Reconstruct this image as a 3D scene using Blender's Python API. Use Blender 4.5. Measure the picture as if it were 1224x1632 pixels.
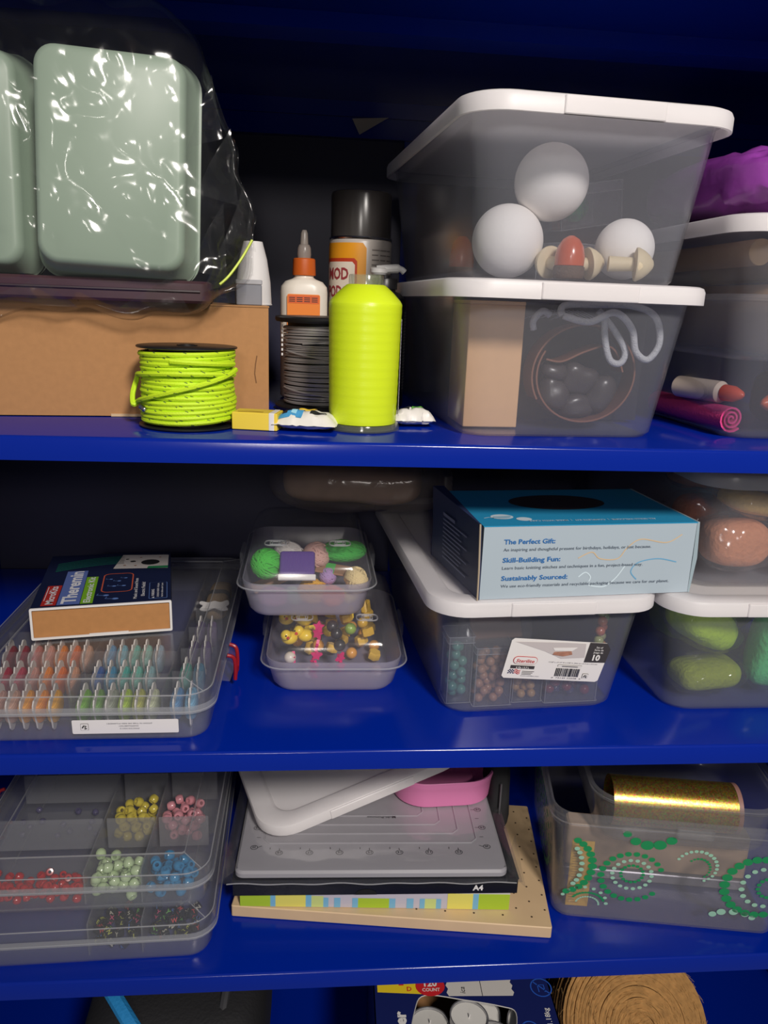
import bpy, math, random
from mathutils import Vector, Matrix, Euler, noise

R = math.radians
SC = bpy.context.scene
COL = SC.collection
for o in list(bpy.data.objects):
    bpy.data.objects.remove(o)

# ------------------------------------------------------------------ camera, light, exposure
Z1, Z2, Z3, Z0 = 0.733, 0.4755, 0.25, 1.060          # tops of the shelves
CAM_POS = Vector((0.0, -0.56, 0.834))
PITCH, YAW, ROLL, FPX = R(15.3), R(5.21), R(2.12), 1226.0

def make_camera():
    f = Vector((math.sin(YAW) * math.cos(PITCH), math.cos(YAW) * math.cos(PITCH), -math.sin(PITCH)))
    r = Vector((math.cos(YAW), -math.sin(YAW), 0))
    u = r.cross(f)
    r2 = r * math.cos(ROLL) + u * math.sin(ROLL)
    u2 = -r * math.sin(ROLL) + u * math.cos(ROLL)
    m = Matrix((r2, u2, -f)).transposed().to_4x4()
    m.translation = CAM_POS
    cd = bpy.data.cameras.new('camera')
    cd.sensor_fit = 'VERTICAL'
    cd.sensor_height = 24.0
    cd.lens = 24.0 * FPX / 1632.0
    cd.clip_start = 0.01
    co = bpy.data.objects.new('camera', cd)
    COL.objects.link(co)
    co.matrix_world = m
    SC.camera = co
make_camera()

world = bpy.data.worlds.new('room_light')
SC.world = world
world.use_nodes = True
bg = world.node_tree.nodes['Background']
bg.inputs[0].default_value = (0.95, 0.97, 1.0, 1)
bg.inputs[1].default_value = 0.075

def spot(name, loc, target, power, size, angle, blend, color=(1, 1, 1)):
    ld = bpy.data.lights.new(name, 'SPOT')
    ld.energy = power
    ld.shadow_soft_size = size
    ld.spot_size = R(angle)
    ld.spot_blend = blend
    ld.color = color
    lo = bpy.data.objects.new(name, ld)
    COL.objects.link(lo)
    lo.location = loc
    d = Vector(target) - Vector(loc)
    lo.rotation_euler = d.to_track_quat('-Z', 'Y').to_euler()
    return lo
spot('ceiling_lamp', (0.55, -1.75, 1.90), (0.20, 0.05, 0.80), 97, 0.17, 50, 1.0, (1.0, 0.93, 0.87))

spot('added_fill_light', (-0.25, -3.6, 1.75), (0.1, 0.1, 0.80), 34, 0.20, 36, 1.0, (1.0, 0.93, 0.87))  # added dim low fill that brightens the shelf interiors, not a known fixture

SC.view_settings.view_transform = 'Standard'
SC.view_settings.look = 'None'
SC.view_settings.gamma = 1.0
SC.view_settings.use_curve_mapping = False
SC.view_settings.exposure = 1.0
SC.cycles.transparent_max_bounces = 48
SC.cycles.max_bounces = 10
SC.cycles.caustics_reflective = False
SC.cycles.caustics_refractive = False

# ------------------------------------------------------------------ materials
def lin(c):
    out = []
    for v in c[:3]:
        v = v / 255.0
        out.append(v / 12.92 if v <= 0.04045 else ((v + 0.055) / 1.055) ** 2.4)
    return (out[0], out[1], out[2], 1.0)

MATS = {}
def mat(name, col, rough=0.5, metal=0.0, spec=0.5, coat=0.0, noise_scale=0, noise_amt=0.0, bump=0.0, bump_scale=0, sss=0.0, aniso=0.0):
    """plain procedural material: one colour with optional noise variation and fine relief"""
    if name in MATS:
        return MATS[name]
    m = bpy.data.materials.new(name)
    m.use_nodes = True
    nt = m.node_tree
    p = nt.nodes['Principled BSDF']
    p.inputs['Base Color'].default_value = lin(col)
    p.inputs['Roughness'].default_value = rough
    p.inputs['Metallic'].default_value = metal
    p.inputs['Specular IOR Level'].default_value = spec
    p.inputs['Coat Weight'].default_value = coat
    p.inputs['Coat Roughness'].default_value = 0.12
    if aniso:
        p.inputs['Anisotropic'].default_value = aniso
    if noise_amt or bump:
        tc = nt.nodes.new('ShaderNodeTexCoord')
        nz = nt.nodes.new('ShaderNodeTexNoise')
        nz.inputs['Scale'].default_value = noise_scale or 60
        nz.inputs['Detail'].default_value = 4
        nt.links.new(tc.outputs['Object'], nz.inputs['Vector'])
        if noise_amt:
            mx = nt.nodes.new('ShaderNodeMix')
            mx.data_type = 'RGBA'
            c = lin(col)
            mx.inputs['A'].default_value = tuple(max(0, v * (1 - noise_amt)) for v in c[:3]) + (1,)
            mx.inputs['B'].default_value = tuple(min(1, v * (1 + noise_amt)) for v in c[:3]) + (1,)
            nt.links.new(nz.outputs['Fac'], mx.inputs['Factor'])
            nt.links.new(mx.outputs['Result'], p.inputs['Base Color'])
        if bump:
            nb = nz
            if bump_scale:
                nb = nt.nodes.new('ShaderNodeTexNoise')
                nb.inputs['Scale'].default_value = bump_scale
                nb.inputs['Detail'].default_value = 3
                nt.links.new(tc.outputs['Object'], nb.inputs['Vector'])
            b = nt.nodes.new('ShaderNodeBump')
            b.inputs['Strength'].default_value = bump
            b.inputs['Distance'].default_value = 0.002
            nt.links.new(nb.outputs['Fac'], b.inputs['Height'])
            nt.links.new(b.outputs['Normal'], p.inputs['Normal'])
    MATS[name] = m
    return m

def clear(name, col=(235, 240, 248), haze=0.10, rough=0.2, gloss=0.9, ior=1.4, tint=(250, 250, 250), bump=0.0, bump_scale=40, transl=0.5):
    """thin clear or milky plastic: see-through, a little scattering, a glossy skin"""
    if name in MATS:
        return MATS[name]
    m = bpy.data.materials.new(name)
    m.use_nodes = True
    nt = m.node_tree
    N = nt.nodes
    N.remove(N['Principled BSDF'])
    out = N['Material Output']
    tr = N.new('ShaderNodeBsdfTransparent')
    tr.inputs[0].default_value = lin(tint)
    df = N.new('ShaderNodeBsdfDiffuse')
    df.inputs[0].default_value = lin(col)
    tl = N.new('ShaderNodeBsdfTranslucent')
    tl.inputs[0].default_value = lin(col)
    gl = N.new('ShaderNodeBsdfGlossy')
    gl.inputs['Roughness'].default_value = rough
    gl.inputs[0].default_value = (gloss, gloss, gloss, 1)
    lw = N.new('ShaderNodeLayerWeight')
    lw.inputs[0].default_value = 0.5
    pw = N.new('ShaderNodeMath'); pw.operation = 'POWER'; pw.inputs[1].default_value = 3.0
    fr = N.new('ShaderNodeMath'); fr.operation = 'MULTIPLY_ADD'
    f0 = ((ior - 1) / (ior + 1)) ** 2
    fr.inputs[1].default_value = 0.55
    fr.inputs[2].default_value = f0
    nt.links.new(lw.outputs['Facing'], pw.inputs[0]); nt.links.new(pw.outputs[0], fr.inputs[0])
    m1 = N.new('ShaderNodeMixShader'); m1.inputs[0].default_value = transl
    m2 = N.new('ShaderNodeMixShader'); m2.inputs[0].default_value = haze
    m3 = N.new('ShaderNodeMixShader')
    L = nt.links.new
    L(df.outputs[0], m1.inputs[1]); L(tl.outputs[0], m1.inputs[2])
    L(tr.outputs[0], m2.inputs[1]); L(m1.outputs[0], m2.inputs[2])
    L(m2.outputs[0], m3.inputs[1]); L(gl.outputs[0], m3.inputs[2])
    L(fr.outputs[0], m3.inputs[0]); L(m3.outputs[0], out.inputs[0])
    if bump:
        tc = N.new('ShaderNodeTexCoord')
        nz = N.new('ShaderNodeTexNoise')
        nz.inputs['Scale'].default_value = bump_scale
        nz.inputs['Detail'].default_value = 3
        nz.inputs['Distortion'].default_value = 0.8
        b = N.new('ShaderNodeBump')
        b.inputs['Strength'].default_value = bump
        b.inputs['Distance'].default_value = 0.004
        L(tc.outputs['Object'], nz.inputs['Vector']); L(nz.outputs['Fac'], b.inputs['Height'])
        for s in (gl, df, lw):
            L(b.outputs['Normal'], s.inputs['Normal'])
    MATS[name] = m
    return m

def glitter(name, col, scale=900):
    if name in MATS:
        return MATS[name]
    m = mat(name, col, 0.28, 0.9)
    nt = m.node_tree
    p = nt.nodes['Principled BSDF']
    tc = nt.nodes.new('ShaderNodeTexCoord')
    v = nt.nodes.new('ShaderNodeTexVoronoi')
    v.inputs['Scale'].default_value = scale
    nt.links.new(tc.outputs['Object'], v.inputs['Vector'])
    hs = nt.nodes.new('ShaderNodeMix'); hs.data_type = 'RGBA'; hs.blend_type = 'OVERLAY'
    hs.inputs['Factor'].default_value = 0.55
    hs.inputs['A'].default_value = lin(col)
    nt.links.new(v.outputs['Color'], hs.inputs['B'])
    nt.links.new(hs.outputs['Result'], p.inputs['Base Color'])
    b = nt.nodes.new('ShaderNodeBump'); b.inputs['Strength'].default_value = 0.9; b.inputs['Distance'].default_value = 0.001
    nt.links.new(v.outputs['Color'], b.inputs['Height'])
    nt.links.new(b.outputs['Normal'], p.inputs['Normal'])
    return m

def ringed(name, col, scale, rough=0.4, bump=0.5, axis='Z', dark=0.25, sheen=0.0):
    """wound thread or yarn: fine rings across an axis"""
    if name in MATS:
        return MATS[name]
    m = mat(name, col, rough)
    nt = m.node_tree
    p = nt.nodes['Principled BSDF']
    tc = nt.nodes.new('ShaderNodeTexCoord')
    w = nt.nodes.new('ShaderNodeTexWave')
    w.bands_direction = axis
    w.inputs['Scale'].default_value = scale
    w.inputs['Distortion'].default_value = 2.0
    w.inputs['Detail'].default_value = 2
    w.inputs['Detail Scale'].default_value = 0.4
    nt.links.new(tc.outputs['Object'], w.inputs['Vector'])
    mx = nt.nodes.new('ShaderNodeMix'); mx.data_type = 'RGBA'
    c = lin(col)
    mx.inputs['A'].default_value = tuple(v * (1 - dark) for v in c[:3]) + (1,)
    mx.inputs['B'].default_value = c
    nt.links.new(w.outputs['Fac'], mx.inputs['Factor'])
    nt.links.new(mx.outputs['Result'], p.inputs['Base Color'])
    b = nt.nodes.new('ShaderNodeBump'); b.inputs['Strength'].default_value = bump; b.inputs['Distance'].default_value = 0.0006
    nt.links.new(w.outputs['Fac'], b.inputs['Height'])
    nt.links.new(b.outputs['Normal'], p.inputs['Normal'])
    p.inputs['Sheen Weight'].default_value = sheen
    return m

# ------------------------------------------------------------------ mesh helpers
def rrect(w, d, r, n=5, cx=0.0, cy=0.0):
    r = max(1e-5, min(r, w / 2 - 1e-5, d / 2 - 1e-5))
    pts = []
    for (sx, sy, a0) in ((1, 1, 0), (-1, 1, 90), (-1, -1, 180), (1, -1, 270)):
        for k in range(n + 1):
            a = R(a0 + 90.0 * k / n)
            pts.append((cx + sx * (w / 2 - r) + r * math.cos(a), cy + sy * (d / 2 - r) + r * math.sin(a)))
    return pts

class MB:
    def __init__(self):
        self.v, self.f = [], []
        self.M = Matrix.Identity(4)
    def at(self, m):
        self.M = m
        return self
    def add(self, vs, fs):
        b = len(self.v)
        self.v.extend(self.M @ Vector(p) for p in vs)
        self.f.extend(tuple(b + i for i in q) for q in fs)
        return self
    def loft(self, loops, cap0=True, cap1=True, closed=True):
        n = len(loops[0])
        vs = [p for l in loops for p in l]
        fs = []
        for i in range(len(loops) - 1):
            for k in range(n if closed else n - 1):
                a, b = i * n + k, i * n + (k + 1) % n
                fs.append((a, b, b + n, a + n))
        if cap0:
            fs.append(tuple(range(n - 1, -1, -1)))
        if cap1:
            fs.append(tuple((len(loops) - 1) * n + k for k in range(n)))
        return self.add(vs, fs)
    def slab(self, w, d, h, r=0.003, b=0.001, c=(0, 0, 0), n=5, w2=None, d2=None):
        """rounded-corner block standing on c, edges softened by b; w2, d2: size at the top"""
        w2 = w if w2 is None else w2
        d2 = d if d2 is None else d2
        L = []
        for (z, ww, dd, ins) in ((0, w, d, b), (b, w, d, 0), (h - b, w2, d2, 0), (h, w2, d2, b)):
            L.append([(x + c[0], y + c[1], z + c[2]) for x, y in rrect(ww - 2 * ins, dd - 2 * ins, max(r - ins, 1e-4), n)])
        return self.loft(L)
    def box(self, x0, x1, y0, y1, z0, z1):
        vs = [(x, y, z) for z in (z0, z1) for (x, y) in ((x0, y0), (x1, y0), (x1, y1), (x0, y1))]
        return self.add(vs, [(3, 2, 1, 0), (4, 5, 6, 7), (0, 1, 5, 4), (1, 2, 6, 5), (2, 3, 7, 6), (3, 0, 4, 7)])
    def lathe(self, prof, n=32, c=(0, 0, 0), cap0=True, cap1=True):
        L = [[(c[0] + max(r, 1e-5) * math.cos(2 * math.pi * k / n), c[1] + max(r, 1e-5) * math.sin(2 * math.pi * k / n), c[2] + z) for k in range(n)] for r, z in prof]
        return self.loft(L, cap0, cap1)
    def tube(self, path, r, n=6, closed=False, caps=True):
        P = [Vector(p) for p in path]
        m = len(P)
        rs = r if isinstance(r, (list, tuple)) else [r] * m
        loops = []
        up = Vector((0.13, 0.27, 1)).normalized()
        prev = None
        for i in range(m):
            if closed:
                t = P[(i + 1) % m] - P[i - 1]
            else:
                t = P[min(i + 1, m - 1)] - P[max(i - 1, 0)]
            if t.length < 1e-9:
                t = Vector((1, 0, 0))
            t.normalize()
            ref = prev if prev is not None else up
            a = ref - t * ref.dot(t)
            if a.length < 1e-4:
                a = t.orthogonal()
            a.normalize()
            prev = a
            bb = t.cross(a)
            loops.append([P[i] + (a * math.cos(2 * math.pi * k / n) + bb * math.sin(2 * math.pi * k / n)) * rs[i] for k in range(n)])
        if closed:
            loops.append(loops[0])
        return self.loft(loops, caps and not closed, caps and not closed)
    def ball(self, c, r, nu=16, nv=10):
        rx, ry, rz = r if isinstance(r, (tuple, list)) else (r, r, r)
        L = []
        for j in range(nv + 1):
            a = -math.pi / 2 + math.pi * j / nv
            cr = max(math.cos(a), 1e-3)
            L.append([(c[0] + rx * cr * math.cos(2 * math.pi * k / nu), c[1] + ry * cr * math.sin(2 * math.pi * k / nu), c[2] + rz * math.sin(a)) for k in range(nu)])
        return self.loft(L)
    def pillow(self, c, s, e1=0.55, e2=0.55, nu=40, nv=24, amp=0.0, freq=30, seed=0, ridged=False):
        """soft stuffed shape: a superellipsoid with folds"""
        def sp(v, e):
            return math.copysign(abs(v) ** e, v)
        L = []
        for j in range(nv + 1):
            a = -math.pi / 2 + math.pi * j / nv
            loop = []
            for k in range(nu):
                b = 2 * math.pi * k / nu
                p = Vector((sp(max(math.cos(a), 1e-3), e1) * sp(math.cos(b), e2), sp(max(math.cos(a), 1e-3), e1) * sp(math.sin(b), e2), sp(math.sin(a), e1)))
                q = Vector((p.x * s[0], p.y * s[1], p.z * s[2]))
                if amp:
                    w = noise.noise(q * freq + Vector((seed * 7.3, seed * 3.1, seed)))
                    if ridged:
                        w = 1 - 2 * abs(w) - 0.6
                    q += p.normalized() * (amp * w)
                loop.append((q.x + c[0], q.y + c[1], q.z + c[2]))
            L.append(loop)
        return self.loft(L)
    def build(self, name, m, parent=None, smooth=35, loc=None, rot=None):
        me = bpy.data.meshes.new(name)
        me.from_pydata([tuple(p) for p in self.v], [], self.f)
        me.update()
        if smooth:
            me.polygons.foreach_set('use_smooth', [True] * len(me.polygons))
            if smooth < 180:
                me.set_sharp_from_angle(angle=R(smooth))
        ms = m if isinstance(m, (list, tuple)) else [m]
        for k in ms:
            me.materials.append(k)
        o = bpy.data.objects.new(name, me)
        COL.objects.link(o)
        if parent is not None:
            o.parent = parent
        if loc is not None:
            o.location = loc
        if rot is not None:
            o.rotation_euler = rot
        return o

def tag(o, label, cat, group=None, kind=None):
    o['label'] = label
    o['category'] = cat
    if group:
        o['group'] = group
    if kind:
        o['kind'] = kind
    return o

def thing(name, label, cat, loc=(0, 0, 0), rot=0, group=None):
    o = bpy.data.objects.new(name, None)
    COL.objects.link(o)
    o.empty_display_size = 0.01
    o.location = loc
    o.rotation_euler = rot if isinstance(rot, (tuple, list)) else (0, 0, rot)
    tag(o, label, cat, group)
    return o

def mtx(o):
    return Matrix.LocRotScale(o.location, o.rotation_euler if o.rotation_mode == 'XYZ' else o.rotation_euler, o.scale)

def copy_thing(root, loc=None, rot=None, label=None):
    r = root.copy()
    COL.objects.link(r)
    if loc is not None:
        r.location = loc
    if rot is not None:
        r.rotation_euler = rot
    if label:
        r['label'] = label
    for ch in list(root.children):
        c = ch.copy()
        COL.objects.link(c)
        c.parent = r
        for g in list(ch.children):
            d = g.copy()
            COL.objects.link(d)
            d.parent = c
    return r

def text(body, m, parent, o, r, u, w=None, h=0.004, bold=0.0, align='LEFT', name='lettering', bend=None, shear=0.0):
    """flat printed lettering; o: start of the baseline, r: reading direction, u: up; h: cap height, w: total width"""
    c = bpy.data.curves.new('lettering', 'FONT')
    c.body = body
    c.size = 1.0
    c.offset = bold
    c.shear = shear
    c.resolution_u = 2
    t = bpy.data.objects.new('lettering', c)
    me = bpy.data.meshes.new_from_object(t)
    bpy.data.objects.remove(t)
    xs = [v.co.x for v in me.vertices]
    if not xs:
        return None
    x0, x1 = min(xs), max(xs)
    sy = h / 0.70
    sx = (w / (x1 - x0)) if w else sy
    off = 0.0 if align == 'LEFT' else (x1 - x0) / 2
    o, r, u = Vector(o), Vector(r).normalized(), Vector(u).normalized()
    for v in me.vertices:
        X, Y = (v.co.x - x0 - off) * sx, v.co.y * sy
        if bend:
            v.co = bend(X, Y)
        else:
            v.co = o + r * X + u * Y
    me.materials.clear()
    me.materials.append(m)
    ob = bpy.data.objects.new(name, me)
    COL.objects.link(ob)
    ob.parent = parent
    return ob

class Face:
    """a flat frame on a surface: origin, right and up directions; draws prints a hair above it"""
    def __init__(self, parent, o, r, u, lift=0.0003):
        self.p, self.o, self.r, self.u = parent, Vector(o), Vector(r).normalized(), Vector(u).normalized()
        self.n = self.r.cross(self.u)
        self.lift = lift
        self.s = 1.0
    def pt(self, x, y, k=1):
        return self.o + self.r * (x * self.s) + self.u * (y * self.s) + self.n * (self.lift * k)
    def poly(self, pts, m, name='print', k=1):
        b = MB()
        b.add([self.pt(x, y, k) for x, y in pts], [tuple(range(len(pts)))])
        return b.build(name, m, self.p, smooth=0)
    def polys(self, lists, m, name='print', k=1):
        b = MB()
        for pts in lists:
            b.add([self.pt(x, y, k) for x, y in pts], [tuple(range(len(pts)))])
        return b.build(name, m, self.p, smooth=0)
    def rect(self, x0, x1, y0, y1, m, name='print', k=1, r=0.0):
        if r:
            return self.poly(rrect(x1 - x0, y1 - y0, r, 4, (x0 + x1) / 2, (y0 + y1) / 2), m, name, k)
        return self.poly([(x0, y0), (x1, y0), (x1, y1), (x0, y1)], m, name, k)
    def line(self, pts, wd, m, name='print', k=1):
        q = []
        n = len(pts)
        for i in range(n):
            a, b = pts[max(i - 1, 0)], pts[min(i + 1, n - 1)]
            dx, dy = b[0] - a[0], b[1] - a[1]
            l = math.hypot(dx, dy) or 1
            q.append((-dy / l * wd / 2, dx / l * wd / 2))
        b = MB()
        vs = [self.pt(p[0] + d[0], p[1] + d[1], k) for p, d in zip(pts, q)] + [self.pt(p[0] - d[0], p[1] - d[1], k) for p, d in zip(pts, q)]
        b.add(vs, [(i, i + n, i + n + 1, i + 1) for i in range(n - 1)])
        return b.build(name, m, self.p, smooth=0)
    def text(self, body, x, y, m, w=None, h=0.004, bold=0.0, align='LEFT', k=2, rot=0, shear=0.0):
        c, s = math.cos(R(rot)), math.sin(R(rot))
        return text(body, m, self.p, self.pt(x, y, k), self.r * c + self.u * s, -self.r * s + self.u * c, w * self.s if w else None, h * self.s, bold, align, shear=shear)

def ell(cx, cy, rx, ry, n=20, a0=0):
    return [(cx + rx * math.cos(a0 + 2 * math.pi * k / n), cy + ry * math.sin(a0 + 2 * math.pi * k / n)) for k in range(n)]

def heap(n, r, x0, x1, y0, y1, floor, seed=1, k=10, taken=None):
    """settled positions of n beads of radius r in a box"""
    rng = random.Random(seed)
    P = list(taken or [])
    out = []
    for _ in range(n):
        best = None
        for _t in range(k):
            x, y = rng.uniform(x0 + r, x1 - r), rng.uniform(y0 + r, y1 - r)
            z = floor + r
            for (a, b, c) in P:
                d2 = (a - x) ** 2 + (b - y) ** 2
                if d2 < 4 * r * r:
                    z = max(z, c + math.sqrt(4 * r * r - d2))
            if best is None or z < best[2]:
                best = (x, y, z)
        P.append(best)
        out.append(best)
    return out

def catmull(pts, per=8, closed=False):
    P = [Vector(p) for p in pts]
    n = len(P)
    out = []
    for i in range(n if closed else n - 1):
        g = (lambda j: P[j % n]) if closed else (lambda j: P[max(0, min(n - 1, j))])
        p0, p1, p2, p3 = g(i - 1), g(i), g(i + 1), g(i + 2)
        for k in range(per):
            t = k / per
            out.append(0.5 * ((2 * p1) + (p2 - p0) * t + (2 * p0 - 5 * p1 + 4 * p2 - p3) * t * t + (3 * p1 - p0 - 3 * p2 + p3) * t ** 3))
    if not closed:
        out.append(P[-1])
    return out

# palette
M_BLUE = mat('blue_enamel', (1, 34, 142), 0.16, 0, 0.36, 0.0, bump=0.015, noise_scale=18)
M_WHITE = mat('white_plastic', (250, 247, 247), 0.38)
def glow_through(m, k):
    nt = m.node_tree
    p = nt.nodes['Principled BSDF']
    tl = nt.nodes.new('ShaderNodeBsdfTranslucent')
    tl.inputs[0].default_value = p.inputs['Base Color'].default_value
    mx = nt.nodes.new('ShaderNodeMixShader')
    mx.inputs[0].default_value = k
    nt.links.new(p.outputs[0], mx.inputs[1]); nt.links.new(tl.outputs[0], mx.inputs[2])
    nt.links.new(mx.outputs[0], nt.nodes['Material Output'].inputs[0])
glow_through(M_WHITE, 0.45)
M_BIN = clear('milky_bin_plastic', (206, 208, 218), 0.13, 0.22, 0.8, 1.25, tint=(248, 249, 251))
M_CASE = clear('clear_case_plastic', (232, 234, 240), 0.085, 0.18, 0.85, 1.3)
M_LUNCH = clear('lunchbox_plastic', (228, 231, 239), 0.095, 0.12, 0.9, 1.35)
M_LUNCHB = clear('lunchbox_base_plastic', (228, 224, 242), 0.42, 0.2, 0.85, 1.35)
M_CASEB = clear('case_tray_plastic', (228, 230, 238), 0.13, 0.2, 0.85, 1.3)
M_FILM = clear('clear_film', (235, 238, 240), 0.014, 0.14, 0.62, 1.55, bump=0.06, bump_scale=22)
M_EDGE = clear('milky_edge', (235, 236, 240), 0.42, 0.25, 0.8, 1.4)
M_DIV = clear('milky_divider', (228, 230, 236), 0.27, 0.25, 0.8, 1.3)
M_BLACK = mat('black_plastic', (22, 22, 24), 0.4)
M_INK = mat('black_ink', (30, 30, 34), 0.6)
M_PAPER = mat('white_paper', (225, 222, 220), 0.6)
M_CARD = mat('kraft_card', (176, 128, 82), 0.85, noise_scale=180, noise_amt=0.10, bump=0.05)
M_SILVER = mat('bright_metal', (190, 190, 192), 0.25, 1.0)
# ------------------------------------------------------------------ the cabinet
XL, XR, YB, ZT = -0.42, 0.60, 0.452, 1.36
def struct(name, b, m=M_BLUE):
    o = b.build(name, m)
    o['kind'] = 'structure'
    return o
struct('wall_back', MB().box(XL - 0.002, XR + 0.002, YB, YB + 0.002, -0.002, ZT), mat('dark_back_sheet', (34, 34, 62), 0.5))
struct('wall_left', MB().box(XL - 0.002, XL, 0.0, YB, -0.002, ZT))
struct('wall_right', MB().box(XR, XR + 0.002, 0.0, YB, -0.002, ZT))
struct('ceiling', MB().box(XL - 0.002, XR + 0.002, 0.0, YB, ZT, ZT + 0.002))
struct('floor', MB().box(XL - 0.002, XR + 0.002, -0.004, YB, -0.020, 0.0))
# upright seam strip on the back sheet
struct('trim_1', MB().box(0.100, 0.118, YB - 0.006, YB, 0.0, Z0 - 0.03))
struct('trim_2', MB().box(XL, XR, YB - 0.014, YB, Z0 - 0.040, Z0 - 0.018))

LIP = 0.0178
def metal_shelf(z, label):
    t = thing('metal_shelf', label, 'shelf', (0, 0, z), 0, 'blue steel shelves')
    pr = [(0.0, -LIP), (0.0, -0.0025), (0.0008, -0.0008), (0.0025, 0.0), (YB - 0.015, 0.0), (YB - 0.015, -0.0012), (0.003, -0.0012), (0.0012, -0.003), (0.0012, -LIP)]
    b = MB()
    b.loft([[(x, p[0], p[1]) for p in pr] for x in (XL + 0.001, XR - 0.001)])
    b.build('deck', M_BLUE, t, smooth=50)
    b = MB()
    b.box(XL + 0.001, XR - 0.001, 0.0012, 0.014, -LIP, -LIP + 0.001)
    b.build('folded_edge', M_BLUE, t, smooth=0)
    b = MB()
    b.box(XL + 0.001, XR - 0.001, 0.150, 0.185, -0.014, -0.0012)
    b.build('stiffener', M_BLUE, t, smooth=0)
    b = MB()
    b.box(XL + 0.001, XR - 0.001, YB - 0.0165, YB - 0.015, -LIP, -0.0002)
    b.build('rear_flange', M_BLUE, t, smooth=0)
    return t
metal_shelf(Z0, 'dark blue steel shelf overhead, seen from below above the green trays')
metal_shelf(Z1, 'blue steel shelf carrying the neon rope spool and neon thread cone')
metal_shelf(Z2, 'blue steel shelf carrying the floss case and the light blue knitting box')
metal_shelf(Z3, 'blue steel shelf carrying the bead cases and the green dotted tub')

# ------------------------------------------------------------------ storage bins (6 quart shoe box size)
BW, BD, BH = 0.210, 0.355, 0.120          # lid width, lid depth, total height
def tub_loops(w0, d0, w1, d1, h, r0, r1, t=0.0012, rim=0.004):
    """hollow tapered tub, outside from the foot up and back down inside; origin: front centre of the lid footprint"""
    def lp(w, d, r, z):
        return [(x, y + BD / 2, z) for x, y in rrect(w, d, r, 6)]
    L = [lp(w0 - 0.016, d0 - 0.016, r0 - 0.004, 0.0008), lp(w0 - 0.006, d0 - 0.006, r0, 0.0008), lp(w0 - 0.001, d0 - 0.001, r0, 0.004), lp(w0, d0, r0, 0.008)]
    L += [lp(w1, d1, r1, h - 0.006), lp(w1 + 2 * rim, d1 + 2 * rim, r1 + rim, h - 0.005), lp(w1 + 2 * rim, d1 + 2 * rim, r1 + rim, h - 0.0035), lp(w1, d1, r1, h - 0.003), lp(w1, d1, r1, h)]
    L += [lp(w1 - 2 * t, d1 - 2 * t, r1 - t, h), lp(w0 - 2 * t, d0 - 2 * t, r0 - t, 0.008), lp(w0 - 0.008, d0 - 0.008, r0 - 0.003, 0.002)]
    return L

def lid_mesh(w, d, r=0.034, sk=0.0135):
    def lp(ins, z):
        return [(x, y + d / 2, z) for x, y in rrect(w - 2 * ins, d - 2 * ins, r - ins * 0.7, 8)]
    b = MB()
    b.loft([lp(0.012, -0.005), lp(0.0025, -0.005), lp(0.0025, -sk), lp(0.0, -sk), lp(0.0, -0.004), lp(0.0012, -0.0012), lp(0.004, 0.0), lp(0.018, 0.0), lp(0.0205, -0.0012), lp(0.0225, -0.0035)])
    return b
def lid_tab(parent, w, sk=0.0135, m=M_WHITE):
    b = MB()
    b.slab(w * 0.36, 0.004, sk - 0.0015, 0.0015, 0.0006, (0, 0.0005, -sk))
    b.build('lid_tab', m, parent)

def storage_bin(label, loc, rot, lid=True, h=BH, group='white lidded storage bins', mtub=None, mlid=None, w0=0.166, w1=0.192):
    t = thing('storage_bin', label, 'storage bin', loc, rot, group)
    th = h - 0.003
    MB().loft(tub_loops(w0, 0.300, w1, 0.333, th, 0.022, 0.028)).build('tub', mtub or M_BIN, t)
    if lid:
        l = lid_mesh(BW, BD).build('lid', mlid or M_WHITE, t, loc=(0, 0, h))
        lid_tab(l, BW, m=mlid or M_WHITE)
    return t

def inside(bin_, p):
    """world point of a place given in a bin's own coordinates"""
    return mtx(bin_) @ Vector(p)

binB = storage_bin('clear bin with white lid on the top shelf holding a leather strip and tan block', (0.1985, 0.012, Z1), R(4.0))
binA = storage_bin('white lidded clear bin with three foam balls, stacked topmost', (0.203, 0.012, Z1 + BH), R(5.0), h=0.123)
binC = storage_bin('open clear bin beside the leather bin, pink felt roll inside', (0.424, 0.026, Z1), R(1.0), lid=False)
binD = storage_bin('white lidded bin of cardboard tubes nested in an open bin under a purple packet', (0.421, 0.0275, Z1 + 0.064), R(1.2), h=0.112, w0=0.150, w1=0.182)
binE = storage_bin('white lidded clear bin with a printed white label, filled with bead boxes', (0.202, 0.033, Z2), R(4.5))
binF = storage_bin('white lidded clear bin filled with green wool packs', (0.410, 0.030, Z2), R(0.5))
binG = storage_bin('clear bin of peach and orange wool packs on top of the green wool bin', (0.432, 0.040, Z2 + BH), R(0.5), h=0.110, w0=0.182, w1=0.192,
                   mlid=clear('milky_lid', (215, 215, 222), 0.35, 0.3, 0.7))

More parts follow.
